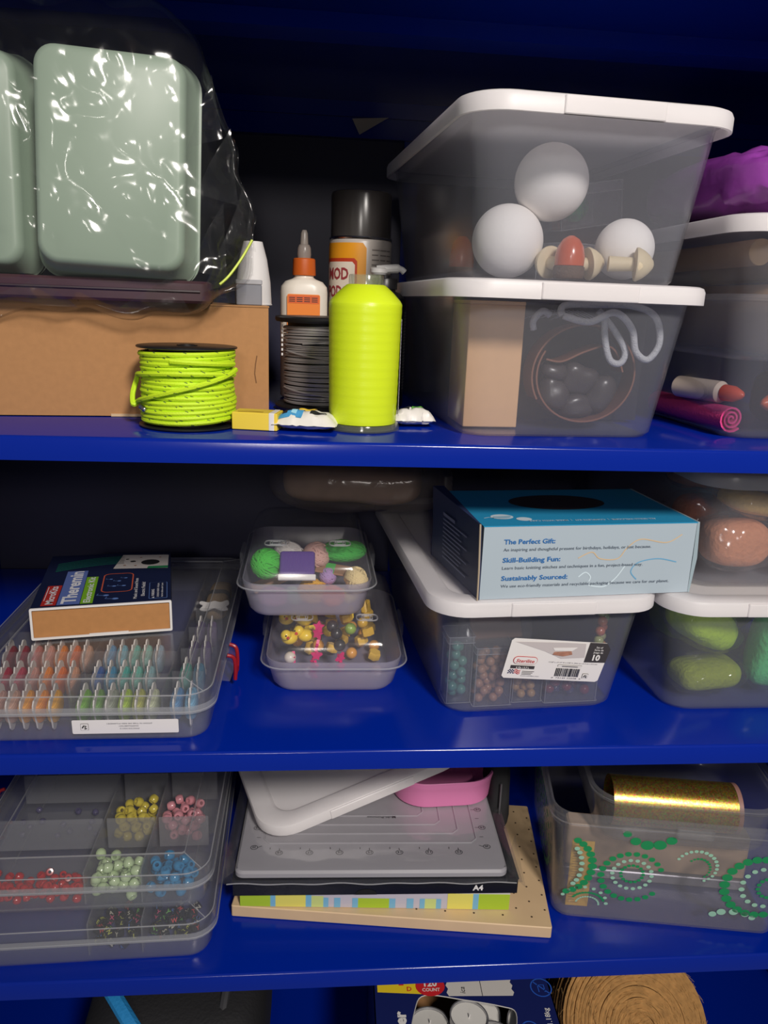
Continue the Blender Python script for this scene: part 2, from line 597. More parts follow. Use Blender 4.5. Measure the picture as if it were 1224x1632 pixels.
# printed maker's label on the bead bin
FACE_TILT = math.atan2((0.333 - 0.300) / 2, BH - 0.014)
def tub_front(b, w0d=0.300, lift=0.0006):
    y0 = BD / 2 - 0.150
    up = Vector((0, -math.sin(FACE_TILT), math.cos(FACE_TILT)))
    return Face(b, Vector((0, y0, 0.008)), (1, 0, 0), up, lift)
def bin_label():
    F = tub_front(binE)
    W_ = mat('label_white', (232, 228, 224), 0.35)
    red = mat('label_red', (190, 32, 40), 0.5)
    dk = mat('label_dark', (62, 58, 58), 0.5)
    gy = mat('label_grey', (196, 188, 186), 0.5)
    c, s = math.cos(R(-6.0)), math.sin(R(-6.0))
    F.r, F.u = F.r * c + F.u * s, -F.r * s + F.u * c
    F.o = F.pt(-0.0385, 0.0270, 0)
    F.s = 1.17
    Wd, Ht = 0.083, 0.036
    q = [(0.001, 0.002), (0.003, 0.0), (Wd - 0.004, 0.0), (Wd - 0.002, 0.0015), (Wd, Ht - 0.005), (Wd - 0.004, Ht), (0.004, Ht), (0.002, Ht - 0.002)]
    F.poly(q, W_, 'paper_label', 1)
    F.poly([(0.005 + 0.012 * (0), 0.033)] + [(0.045, 0.0345), (0.062, 0.0345), (0.064, 0.022), (0.045, 0.020), (0.030, 0.026)], gy, 'print', 1.5)
    F.poly([(0.036, 0.0295), (0.056, 0.031), (0.052, 0.0275), (0.038, 0.027)], W_, 'print', 2)
    F.poly([(0.037, 0.0235), (0.046, 0.0225), (0.053, 0.0245), (0.0515, 0.0275), (0.038, 0.026)], mat('label_shoes', (172, 122, 100), 0.6, noise_scale=300, noise_amt=0.4), 'print', 2.4)
    F.poly([(0.065, Ht), (Wd - 0.004, Ht), (Wd, Ht - 0.005), (Wd - 0.0008, 0.0185), (0.0645, 0.018)], dk, 'print', 2)
    F.text('Set of', 0.0735, 0.0315, W_, h=0.0016, bold=0.01, align='C', k=3)
    F.text('Serie de', 0.0735, 0.0292, W_, h=0.0016, bold=0.01, align='C', k=3)
    F.text('Juego de', 0.0735, 0.0269, W_, h=0.0016, bold=0.01, align='C', k=3)
    F.text('10', 0.0732, 0.0205, W_, h=0.0050, bold=0.04, align='C', k=3)
    F.rect(0.0070, 0.0265, 0.0135, 0.0205, red, 'print', 2, r=0.0034)
    F.rect(0.0074, 0.0261, 0.0139, 0.0201, W_, 'print', 2.5, r=0.0030)
    F.text('Sterilite', 0.0092, 0.0153, red, w=0.0148, h=0.0030, bold=0.015, k=3, shear=0.2)
    F.rect(0.0062, 0.0255, 0.0094, 0.0122, dk, 'print', 2)
    F.text('6 Qt. | 5.7 L', 0.0157, 0.0100, W_, h=0.0015, bold=0.02, align='C', k=3)
    nav = mat('label_navy', (36, 40, 84), 0.5)
    st = []
    for i in range(5):
        for j in range(4):
            if (i + j) % 2 == 0:
                st.append([(0.0050 + i * 0.001 + dx, 0.0046 + j * 0.001 + dy) for dx, dy in ((0, 0), (0.001, 0), (0.001, 0.001), (0, 0.001))])
    F.polys(st, nav, 'print', 2)
    for j in range(3):
        F.line([(0.0100 + 0.0006 * k, 0.0050 + j * 0.0014 + 0.0006 * math.sin(k * 0.8)) for k in range(9)], 0.0006, red, 'print', 2)
    tx = mat('label_text', (96, 92, 92), 0.6)
    F.polys([[(0.0165, 0.0068 - 0.0013 * j), (0.0262 - 0.001 * j, 0.0068 - 0.0013 * j), (0.0262 - 0.001 * j, 0.0073 - 0.0013 * j), (0.0165, 0.0073 - 0.0013 * j)] for j in range(3)], tx, 'fine_print', 2)
    F.text('www.sterilite.com', 0.0160, 0.0026, tx, w=0.015, h=0.0009, k=2)
    F.text('13 5/8" L x 8 1/4" W x 4 7/8" H  (34.6 cm x 21.0 cm x 12.4 cm)', 0.0360, 0.0162, tx, w=0.040, h=0.0010, k=2)
    F.rect(0.0440, 0.0640, 0.0128, 0.0146, tx, 'print', 1.5)
    F.rect(0.0442, 0.0638, 0.0130, 0.0144, W_, 'print', 2)
    F.polys([[(0.0475, 0.0134), (0.0605, 0.0134), (0.0605, 0.0140), (0.0475, 0.0140)]], tx, 'fine_print', 3)
    rng = random.Random(5)
    x = 0.0435
    bars = []
    while x < 0.0630:
        w = rng.choice((0.0003, 0.0005, 0.0008))
        bars.append([(x, 0.0040), (x + w, 0.0040), (x + w, 0.0115), (x, 0.0115)])
        x += w + rng.choice((0.0003, 0.0005, 0.0006))
    F.polys(bars, M_INK, 'barcode', 2)
    F.text('0  73149 22508  6', 0.0415, 0.0020, tx, w=0.0245, h=0.0011, k=2)
    F.rect(0.0665, 0.0715, 0.0030, 0.0075, tx, 'print', 1.5, r=0.0006)
    F.rect(0.0668, 0.0712, 0.0033, 0.0072, W_, 'print', 2, r=0.0005)
    F.line([(0.0675, 0.0045), (0.0685, 0.0062), (0.0700, 0.0058), (0.0690, 0.0048), (0.0703, 0.0042)], 0.0008, M_INK, 'print', 3)
bin_label()

# ------------------------------------------------------------------ top shelf: cardboard box, green trays in a bag
def rot2(o, a):
    return Matrix.Translation(o) @ Matrix.Rotation(a, 4, 'Z')

cb = thing('cardboard_box', 'plain brown cardboard box under the bagged green trays', 'box', (-0.042, 0.1095, Z1), R(6.0))
b = MB(); b.box(-0.30, 0.0, 0.0, 0.17, 0.001, 0.0925); b.build('body', M_CARD, cb, smooth=0)
b = MB(); b.box(-0.1495, 0.0006, -0.0008, 0.17, 0.0925, 0.0937); b.build('flap', M_CARD, cb, smooth=0)
b = MB(); b.box(-0.30, -0.1505, -0.0008, 0.17, 0.0925, 0.0937); b.build('flap', M_CARD, cb, smooth=0)
b = MB(); b.box(-0.130, -0.01, -0.0009, 0.0, 0.0005, 0.0028); b.build('tuck_flap', mat('pale_card', (206, 178, 140), 0.85), cb, smooth=0)
Face(cb, (0, 0, 0), (1, 0, 0), (0, 0, 1)).line([(-0.0105, 0.030), (-0.0118, 0.038), (-0.0110, 0.046), (-0.0098, 0.053)], 0.0009, mat('card_tear', (120, 84, 52), 0.9), 'tear')

M_MINT = mat('mint_plastic', (152, 170, 152), 0.42, bump=0.02, noise_scale=15)
def mint_tray(label, loc, rot):
    t = thing('mint_tray', label, 'tray', loc, rot, 'mint green trays in the bag')
    def lp(w, h, r, y, dz=0.0):
        return [(x, y, z + dz) for x, z in [(p[0], p[1] + 0.080) for p in rrect(w, h, r, 7)]]
    b = MB()
    b.loft([lp(0.118, 0.164, 0.017, 0.044), lp(0.118, 0.164, 0.017, 0.038), lp(0.1155, 0.1615, 0.016, 0.037), lp(0.106, 0.150, 0.015, 0.007, -0.0), lp(0.1025, 0.1465, 0.014, 0.0018), lp(0.096, 0.140, 0.012, 0.0)][::-1])
    b.build('shell', M_MINT, t, smooth=50)
    b = MB()
    lo, li = lp(0.122, 0.164, 0.019, 0.044), lp(0.122, 0.164, 0.019, 0.041)
    ho, hi = lp(0.1165, 0.1585, 0.0165, 0.0445), lp(0.1165, 0.1585, 0.0165, 0.0405)
    b.loft([ho, lo, li, hi], False, False)
    b.build('rim', M_MINT, t, smooth=50)
    return t
mint_tray('mint green plastic tray seen whole inside the clear bag', (-0.1545, 0.054, 0.8462), (R(-4), R(2.0), R(4)))
mint_tray('mint green plastic tray cut off by the picture edge, in the bag', (-0.2765, 0.068, 0.8462), (R(-3), R(1.0), R(3)))
mr = thing('maroon_case', 'dark maroon flat case lying under the green trays in the bag', 'case', (-0.172, 0.082, 0.8270), R(5))
MB().slab(0.172, 0.075, 0.0170, 0.008, 0.002, (0, 0.03, 0)).build('shell', mat('maroon_vinyl', (70, 40, 48), 0.45), mr)
b = MB(); b.tube([(-0.078, -0.0078, 0.009), (0.078, -0.0078, 0.009)], 0.0012, 6); b.build('zipper', mat('maroon_zip', (48, 26, 32), 0.4), mr)

def plastic_bag():
    """crumpled clear bag round the trays: silhouette given as radius by angle, front and back sheets swollen apart"""
    C0 = Vector((-0.205, 0.93))
    sil = [(0, 0.141), (14, 0.137), (26, 0.137), (40, 0.142), (50, 0.138), (65, 0.118), (90, 0.105), (115, 0.118), (145, 0.172), (180, 0.195), (210, 0.205), (240, 0.14), (262, 0.112), (280, 0.112), (300, 0.134), (320, 0.158), (331, 0.170), (346, 0.158), (360, 0.141)]
    def rad(a):
        a = a % 360
        for (a0, r0), (a1, r1) in zip(sil, sil[1:]):
            if a0 <= a <= a1:
                k = (a - a0) / (a1 - a0)
                return r0 + (r1 - r0) * (3 * k * k - 2 * k ** 3)
        return sil[0][1]
    def crumple(p, f, seed):
        v = Vector((p[0], p[1], seed)) * f
        n1 = noise.noise(v)
        n2 = noise.noise(v * 2.3 + Vector((5.2, 1.3, 0)))
        n3 = noise.noise(v * 5.1 + Vector((1.2, 7.3, 2)))
        return (1 - 2.2 * abs(n1)) * 0.55 + (1 - 2.2 * abs(n2)) * 0.3 + (1 - 2.2 * abs(n3)) * 0.15
    NA, NR = 220, 64
    rows = []
    for side in (-1, 1):
        js = range(0, NR + 1) if side < 0 else range(NR - 1, -1, -1)
        for j in js:
            k = j / NR
            row = []
            for i in range(NA):
                a = 360.0 * i / NA
                rr = rad(a) * (1 + 0.02 * noise.noise(Vector((math.cos(R(a)) * 6, math.sin(R(a)) * 6, 0.5))))
                kk = max(k, 0.004)
                x = C0.x + math.cos(R(a)) * rr * kk
                z = C0.y + math.sin(R(a)) * rr * kk
                edge = max(0.0, 1 - k ** 5)
                w = crumple((x + 0.3 * z, z * 0.8), 13, 3.1 if side < 0 else 8.7)
                lean = (z - 0.84) * 0.05
                if side < 0:
                    y = 0.0740 - 0.0370 * edge ** 0.6 + lean + 0.0105 * (w - 0.35) * (0.4 + 0.6 * edge) + (0.012 * max(0, (0.86 - z) / 0.05) if z < 0.86 else 0) * 0
                    if x > -0.082:
                        w2 = 1 - 2.4 * abs(noise.noise(Vector((x * 60, z * 22, 4.0)))); w3 = 1 - 2.4 * abs(noise.noise(Vector((x * 42 + z * 30, z * 48 - x * 20, 9.0))))
                        y += 0.030 * min(1, (x + 0.082) / 0.03) + min(1, (x + 0.082) / 0.012) * (0.010 * (w - 0.3) + 0.006 * w2 + 0.005 * w3 - 0.006)
                    if z < 0.842:
                        y += 0.010 * min(1, (0.842 - z) / 0.02)
                else:
                    y = 0.0780 + 0.105 * edge + 0.012 * (w - 0.35) * edge
                bf = 0.1085 + math.tan(R(6)) * (x + 0.042) - 0.003
                if x < -0.255:
                    z = max(z, 0.8300)
                if z < 0.8285:
                    y = min(y, bf)
                row.append((x, y, z))
            rows.append(row)
    b = MB()
    b.loft(rows, True, True)
    # loose peaked fold standing off to the side
    return b
bag = thing('plastic_bag', 'crumpled clear plastic bag wrapped round the mint green trays', 'bag', (0, 0, 0))
plastic_bag().build('film', M_FILM, bag, smooth=180)
def bag_fold(pts, thick, nm, seed):
    b = MB()
    n = 14
    a, c, d = [Vector(p) for p in pts]
    g = []
    for i in range(n + 1):
        row = []
        for j in range(n + 1):
            u, v = i / n, j / n
            p = a * (1 - u) + (c * (1 - v) + d * v) * u
            p += Vector((0, 1, 0)) * (0.006 * noise.noise(p * 70 + Vector((seed, 0, 0))))
            row.append(p)
        g.append(row)
    b.loft(g, False, False, closed=False)
    return b.build(nm, M_FILM, bag, smooth=60)
bag_fold([(-0.060, 0.070, 0.905), (-0.088, 0.052, 0.835), (-0.052, 0.085, 0.850)], 0, 'fold', 2)
bag_fold([(-0.052, 0.080, 0.880), (-0.096, 0.056, 0.822), (-0.060, 0.088, 0.828)], 0, 'fold', 5)
for q_, pts_ in enumerate((((-0.066, 0.062, 0.952), (-0.092, 0.050, 0.905), (-0.062, 0.070, 0.900)), ((-0.078, 0.056, 0.985), (-0.096, 0.050, 0.935), (-0.072, 0.064, 0.945)), ((-0.072, 0.056, 0.900), (-0.098, 0.050, 0.852), (-0.070, 0.064, 0.846)), ((-0.058, 0.072, 0.915), (-0.072, 0.060, 0.872), (-0.050, 0.086, 0.868)), ((-0.110, 0.046, 0.846), (-0.150, 0.052, 0.822), (-0.098, 0.060, 0.820)), ((-0.205, 0.050, 0.843), (-0.245, 0.056, 0.826), (-0.180, 0.056, 0.821)))):
    bag_fold(pts_, 0, 'fold', 11 + q_ * 3.7)
b = MB(); b.tube(catmull([(-0.0520, 0.074, 0.876), (-0.060, 0.071, 0.862), (-0.069, 0.066, 0.849), (-0.076, 0.062, 0.842)], 5), [0.0011] * 16, 5)
b.build('green_edge', mat('bag_green', (196, 214, 60), 0.5), bag)

wp = thing('paper_roll', 'white tapered paper roll standing behind the bagged trays', 'paper', (-0.060, 0.180, Z1 + 0.0937), 0)
b = MB(); b.lathe([(0.0165, 0.0), (0.0155, 0.02), (0.0125, 0.040), (0.0085, 0.055), (0.0070, 0.0552), (0.010, 0.040), (0.0135, 0.02), (0.0150, 0.0015)], 28); b.build('sheet', M_PAPER, wp)
b = MB(); b.tube([(0.0165 * math.cos(a), 0.0165 * math.sin(a), 0.0006) for a in [2 * math.pi * k / 24 for k in range(24)]], 0.0006, 5, closed=True); b.build('edge', M_PAPER, wp)
gb = thing('grey_carton', 'small grey carton wedged behind the bag by the paper roll', 'carton', (-0.060, 0.135, Z1 + 0.0938), R(8))
MB().slab(0.022, 0.028, 0.017, 0.0012, 0.0006, (0, 0.014, 0)).build('body', mat('grey_board', (126, 128, 136), 0.5), gb)
MB().slab(0.0226, 0.0286, 0.004, 0.0012, 0.0006, (0, 0.014, 0.0171)).build('cover', mat('grey_board_light', (168, 168, 172), 0.45), gb)

# ------------------------------------------------------------------ neon rope spool
M_NEON = mat('neon_cord', (198, 232, 32), 0.6, bump=0.25, noise_scale=900)
M_FLECK = mat('dark_fleck', (62, 84, 66), 0.7)
rs = thing('rope_spool', 'neon yellow green reflective cord wound on a black spool', 'spool', (-0.1020, 0.0630, Z1))
def flange(z0, th=0.0016, Rr=0.0385):
    b = MB(); b.lathe([(Rr - 0.0006, z0), (Rr, z0 + 0.0004), (Rr, z0 + th - 0.0004), (Rr - 0.0006, z0 + th)], 56); return b
flange(0.0008).build('lower_flange', M_BLACK, rs)
flange(0.0608).build('upper_flange', M_BLACK, rs)
b = MB(); b.lathe([(0.008, 0.0624), (0.008, 0.0632), (0.006, 0.0632), (0.006, 0.0626)], 24); b.build('hub_ring', M_BLACK, rs)
b = MB(); b.lathe([(0.029, 0.0024), (0.029, 0.0608)], 32); b.build('core', M_BLACK, rs)
def cord_paths():
    rng = random.Random(4)
    path = []
    turns, n = 15, 56
    rc = 0.0021
    for i in range(turns * n + 1):
        a = 2 * math.pi * i / n
        k = i / (turns * n)
        z = 0.0046 + k * 0.0540 + 0.0007 * math.sin(a * 1.0 + 1.2 * math.sin(k * 9)) + 0.0006 * noise.noise(Vector((a * 0.6, 0, 0)))
        r = 0.0345 + 0.0014 * noise.noise(Vector((a * 0.9, 3.3, 0))) + 0.0008 * math.sin(k * 7)
        path.append((r * math.cos(a), r * math.sin(a), z))
    return path, rc
cpath, crad = cord_paths()
MB().tube(cpath, crad, 7).build('cord', M_NEON, rs)
def over(a0, a1, z0, z1, r=0.0385, n=26, bow=0.0):
    return [(r * math.cos(a0 + (a1 - a0) * k / n), r * math.sin(a0 + (a1 - a0) * k / n), z0 + (z1 - z0) * k / n + bow * math.sin(math.pi * k / n)) for k in range(n + 1)]
upper = over(R(-175), R(-15), 0.0395, 0.0420, 0.0380, 26, 0.003)
diag = over(R(-165), R(-12), 0.0190, 0.0455, 0.0387)
loop = catmull([diag[0], (-0.0405, -0.012, 0.0175), (-0.0415, -0.008, 0.025), (-0.0395, -0.004, 0.034), upper[0]], 6)
MB().tube(diag, 0.0021, 7).build('crossing_strand', M_NEON, rs)
MB().tube(upper, 0.0021, 7).build('crossing_strand', M_NEON, rs)
MB().tube([tuple(p) for p in loop], 0.0021, 7).build('end_loop', M_NEON, rs)
b = MB(); b.tube([tuple(Vector(p)) for p in over(R(-100), R(-15), 0.0530, 0.0500, 0.0376, 16, 0.0)], 0.0021, 7); b.build('crossing_strand', M_NEON, rs)
b = MB(); b.tube([(-0.0330, -0.0210, 0.0170), (-0.0300, -0.0235, 0.0155)], 0.0019, 10); b.ball((-0.0296, -0.0240, 0.0153), 0.0021, 12, 8); b.build('metal_tip', M_SILVER, rs)
b = MB()
for path, skip in ((cpath, 3), (diag, 2), (upper, 2)):
    for i in range(2, len(path) - 2, skip):
        p, q = Vector(path[i]), Vector(path[i + 1])
        d = (q - p).normalized()
        o = Vector((p.x, p.y, 0)).normalized()
        for s in ((-0.6, 0.8), (0.75, 0.66))[(i // skip) % 2:(i // skip) % 2 + 1]:
            u = Vector((0, 0, 1))
            nrm = (o * s[1] + u * s[0]).normalized()
            side = d.cross(nrm)
            c = p + nrm * (crad + 0.0001)
            d2 = (d + side * 0.5).normalized() * 0.0013
            sd = d2.cross(nrm).normalized() * 0.00028
            b.add([c - d2 - sd, c + d2 - sd, c + d2 + sd, c - d2 + sd], [(0, 1, 2, 3)])
b.build('tracer_flecks', M_FLECK, rs, smooth=0)['kind'] = 'stuff'

# ------------------------------------------------------------------ wire spool
ws = thing('wire_spool', 'silver craft wire wound on a black plastic spool', 'spool', (0.0055, 0.174, Z1))
M_WIRE = mat('silver_wire', (176, 172, 170), 0.3, 0.4)
def spool_flange(z0, th=0.0055, Rr=0.0455):
    b = MB(); b.lathe([(0.012, z0 + 0.001), (Rr - 0.004, z0), (Rr - 0.001, z0 + 0.0005), (Rr, z0 + 0.002), (Rr, z0 + th - 0.0015), (Rr - 0.001, z0 + th - 0.0004), (Rr - 0.004, z0 + th), (0.012, z0 + th)], 48); return b
spool_flange(0.0008).build('lower_flange', M_BLACK, ws)
spool_flange(0.0800).build('upper_flange', M_BLACK, ws)
b = MB(); b.lathe([(0.034, 0.006), (0.034, 0.0800)], 36); b.build('core', M_BLACK, ws)
path = []
for i in range(46 * 48 + 1):
    a = 2 * math.pi * i / 48
    k = i / (46 * 48)
    z = 0.0075 + 0.0700 * k + 0.0006 * math.sin(a + 4 * math.sin(k * 13)) + 0.0005 * math.sin(a * 0.37)
    r = 0.0372 + 0.0009 * noise.noise(Vector((a * 0.35, 1.7, 0)))
    path.append((r * math.cos(a), r * math.sin(a), z))
MB().tube(path, 0.00078, 5).build('wire', M_WIRE, ws)
for z0, z1, a0 in ((0.055, 0.045, -150), (0.022, 0.014, -160), (0.062, 0.068, -120)):
    MB().tube(over(R(a0), R(a0 + 110), z0, z1, 0.0390), 0.0008, 5).build('loose_strand', M_WIRE, ws)
for k in range(8):
    b = MB(); b.slab(0.0016, 0.0010, 0.0024, 0.0004, 0.0002, (-0.0385, -0.012, 0.0500 + 0.0042 * k)); b.build('paper_tab', M_PAPER, ws)

# ------------------------------------------------------------------ neon thread cone
tc_ = thing('thread_cone', 'tall neon yellow sewing thread cone on a clear plastic core', 'thread', (0.0365, 0.0650, Z1))
M_THREAD = ringed('neon_thread', (212, 234, 34), 380, 0.30, 0.12, 'Z', 0.05)
M_CLEARCORE = clear('clear_core', (220, 228, 200), 0.12, 0.12, 0.9, 1.4)
b = MB()
prof = []
for k in range(40):
    z = 0.0075 + k * 0.00233
    prof.append((0.0272 + 0.0016 * (k / 39) + 0.00012 * math.sin(k * 2.1), z))
prof = [(0.0262, 0.0058), (0.0270, 0.0062)] + prof + [(0.0284, 0.0995), (0.0272, 0.1015), (0.0215, 0.1075), (0.0152, 0.1128), (0.0140, 0.1132)]
b.lathe(prof, 64)
b.build('thread_body', M_THREAD, tc_, smooth=30)
b = MB(); b.lathe([(0.0290, 0.0006), (0.0302, 0.0010), (0.0302, 0.0026), (0.0290, 0.0058), (0.0265, 0.0058), (0.0275, 0.0016), (0.0150, 0.0012)], 56, cap1=False); b.build('base_ring', M_CLEARCORE, tc_)
b = MB(); b.lathe([(0.0136, 0.1100), (0.0136, 0.1195), (0.0130, 0.1205), (0.0118, 0.1205), (0.0114, 0.1150), (0.0112, 0.1100)], 40, cap0=False, cap1=False); b.build('core_top', M_CLEARCORE, tc_)
b = MB()
n = 10
vs = []
for k in range(n + 1):
    a = R(-16) + R(24) * k / n
    for z in (0.012, 0.088):
        vs.append((0.0291 * math.cos(a), 0.0291 * math.sin(a), z))
b.add(vs, [(2 * k, 2 * k + 2, 2 * k + 3, 2 * k + 1) for k in range(n)])
b.build('paper_label', M_PAPER, tc_)
b = MB()
for z in [0.016 + 0.003 * k for k in range(24)]:
    a0, a1 = R(-13), R(-6)
    b.add([(0.0293 * math.cos(a), 0.0293 * math.sin(a), z + dz) for a, dz in ((a0, 0), (a1, 0), (a1, 0.0012), (a0, 0.0012))], [(0, 1, 2, 3)])
b.build('label_print', M_INK, tc_, smooth=0)

# ------------------------------------------------------------------ glue bottle, spray can, pump bottle
gl = thing('glue_bottle', 'white glue bottle with orange cap standing behind the wire spool', 'bottle', (-0.0155, 0.262, Z1))
M_GLUE = mat('glue_white', (228, 220, 206), 0.35)
M_ORANGE = mat('cap_orange', (196, 92, 30), 0.4)
b = MB()
b.loft([[(x, y, z) for x, y in rrect(w, d, r, 6)] for (w, d, r, z) in ((0.044, 0.026, 0.012, 0.0008), (0.048, 0.030, 0.014, 0.003), (0.048, 0.030, 0.0148, 0.107), (0.0465, 0.029, 0.0144, 0.1125), (0.038, 0.027, 0.0134, 0.1175), (0.024, 0.023, 0.0114, 0.1200), (0.0195, 0.0195, 0.0096, 0.1215), (0.0195, 0.0195, 0.0096, 0.1245))])
b.build('body', M_GLUE, gl, smooth=50)
b = MB(); b.lathe([(0.0116, 0.1235), (0.0118, 0.1245), (0.0112, 0.1390), (0.0100, 0.1400), (0.0072, 0.1402)], 28); b.build('cap', M_ORANGE, gl)
b = MB(); b.lathe([(0.0066, 0.1400), (0.0070, 0.1440), (0.0066, 0.1500), (0.0052, 0.1530), (0.0040, 0.1535), (0.0034, 0.1640), (0.0022, 0.1670)], 24); b.build('nozzle', clear('nozzle_plastic', (225, 215, 205), 0.45, 0.25, 0.6), gl)
F = Face(gl, (0, -0.0150, 0), (1, 0, 0), (0, 0, 1), 0.0004)
F.rect(-0.0165, 0.0165, 0.060, 0.1050, mat('label_orange', (232, 128, 32), 0.5), 'paper_label', 1, r=0.002)
F.rect(-0.0155, 0.0155, 0.0960, 0.1040, mat('label_orange_deep', (216, 92, 24), 0.5), 'print', 1.5)
F.polys([[(-0.0145 + 0.0075 * j, 0.1012 - 0.0018 * i), (-0.0085 + 0.0075 * j, 0.1012 - 0.0018 * i), (-0.0085 + 0.0075 * j, 0.1020 - 0.0018 * i), (-0.0145 + 0.0075 * j, 0.1020 - 0.0018 * i)] for i in range(3) for j in range(4)], M_INK, 'fine_print', 2)

sp = thing('spray_can', 'spray sealer can with smoky cap and yellow label at the back', 'can', (0.0425, 0.288, Z1))
M_CANW = mat('can_label_grey', (186, 178, 170), 0.35)
RC = 0.0325
b = MB(); b.lathe([(RC - 0.001, 0.0008), (RC, 0.002), (RC, 0.158), (RC - 0.001, 0.161), (RC - 0.003, 0.1625)], 56); b.build('body', M_CANW, sp)
b = MB(); b.lathe([(RC - 0.0002, 0.1610), (RC + 0.0005, 0.1622), (RC - 0.0002, 0.1634)], 56, cap0=False, cap1=False); b.build('seam_ring', M_SILVER, sp)
b = MB(); b.lathe([(RC - 0.0012, 0.1634), (RC - 0.0012, 0.2040), (RC - 0.0022, 0.2068), (RC - 0.0040, 0.2075)], 56, cap0=False); b.build('cap', mat('smoky_cap', (62, 58, 56), 0.22), sp)
def on_can(a0, a1, z0, z1, m, lift, nm='print', n=14, r=0.0):
    b = MB()
    vs = []
    for k in range(n + 1):
        a = R(a0 + (a1 - a0) * k / n)
        dz = 0
        if r:
            e = min(k, n - k) / n * abs(R(a1 - a0)) * RC
            dz = r - math.sqrt(max(0, r * r - max(0, r - e) ** 2))
        for z in (z0 + dz, z1 - dz):
            vs.append(((RC + lift) * math.cos(a), (RC + lift) * math.sin(a), z))
    b.add(vs, [(2 * k, 2 * k + 2, 2 * k + 3, 2 * k + 1) for k in range(n)])
    return b.build(nm, m, sp)
on_can(-176, -82, 0.040, 0.1570, mat('can_yellow', (226, 152, 30), 0.4), 0.0004, r=0.005)
on_can(-172, -98, 0.070, 0.1420, mat('can_red', (186, 62, 34), 0.4), 0.0006, r=0.003)
on_can(-168, -102, 0.074, 0.1385, mat('can_white', (226, 214, 196), 0.4), 0.0008, r=0.003)
def can_text(s, acen, z, h, m, w):
    def bend(X, Y):
        a = R(acen) + X / RC
        return Vector(((RC + 0.0011) * math.cos(a), (RC + 0.0011) * math.sin(a), z + Y))
    text(s, m, sp, (0, 0, 0), (1, 0, 0), (0, 0, 1), w=w, h=h, bold=0.03, align='C', bend=bend)
M_CRED = mat('can_red_ink', (150, 54, 60), 0.5)
can_text('MOD', -137, 0.1215, 0.0110, M_CRED, 0.027)
can_text('PODGE', -133, 0.1040, 0.0110, M_CRED, 0.034)
can_text('MATTE', -128, 0.0945, 0.0050, M_INK, 0.024)
b = MB()
rng = random.Random(2)
for k in range(22):
    z = 0.150 - 0.0048 * k
    for j in range(3):
        a0 = -72 + 17 * j; a1 = a0 + rng.uniform(12, 16)
        n = 3
        vs = []
        for q in range(n + 1):
            a = R(a0 + (a1 - a0) * q / n)
            for zz in (z, z + 0.0012):
                vs.append(((RC + 0.0004) * math.cos(a), (RC + 0.0004) * math.sin(a), zz))
        b.add(vs, [(2 * q, 2 * q + 2, 2 * q + 3, 2 * q + 1) for q in range(n)])
b.build('fine_print', mat('can_fine_print', (128, 120, 116), 0.6), sp, smooth=0)

pb = thing('pump_bottle', 'black pump bottle with white spout behind the thread cone', 'bottle', (0.0630, 0.212, Z1))
b = MB(); b.lathe([(0.0205, 0.0008), (0.0215, 0.002), (0.0215, 0.098), (0.0205, 0.104), (0.015, 0.109), (0.0105, 0.1105), (0.0105, 0.114)], 40); b.build('body', mat('black_bottle', (28, 28, 30), 0.3), pb)
b = MB(); b.lathe([(0.0122, 0.1125), (0.0122, 0.1215), (0.0115, 0.1225), (0.0050, 0.1225), (0.0050, 0.1255)], 28); b.build('collar', mat('black_collar', (30, 30, 32), 0.35), pb)
M_PUMP = mat('pump_white', (222, 220, 216), 0.4)
b = MB(); b.lathe([(0.0070, 0.1255), (0.0085, 0.1275), (0.0085, 0.1310), (0.0070, 0.1320)], 24, (-0.006, 0, 0)); b.build('pump_head', M_PUMP, pb)
b = MB(); b.tube(catmull([(-0.008, 0, 0.1300), (0.004, -0.001, 0.1312), (0.014, -0.002, 0.1315), (0.0185, -0.002, 0.1285)], 5), [0.0042] * 10 + [0.003] * 6, 10); b.build('spout', M_PUMP, pb)
b = MB()
for k in range(26):
    z = 0.018 + 0.0029 * k
    a0, a1 = R(-30), R(8)
    vs = []
    for q in range(4):
        a = a0 + (a1 - a0) * q / 3
        for zz in (z, z + 0.0011):
            vs.append((0.0218 * math.cos(a), 0.0218 * math.sin(a), zz))
    b.add(vs, [(2 * q, 2 * q + 2, 2 * q + 3, 2 * q + 1) for q in range(3)])
b.build('fine_print', mat('bottle_print', (150, 148, 140), 0.6), pb, smooth=0)

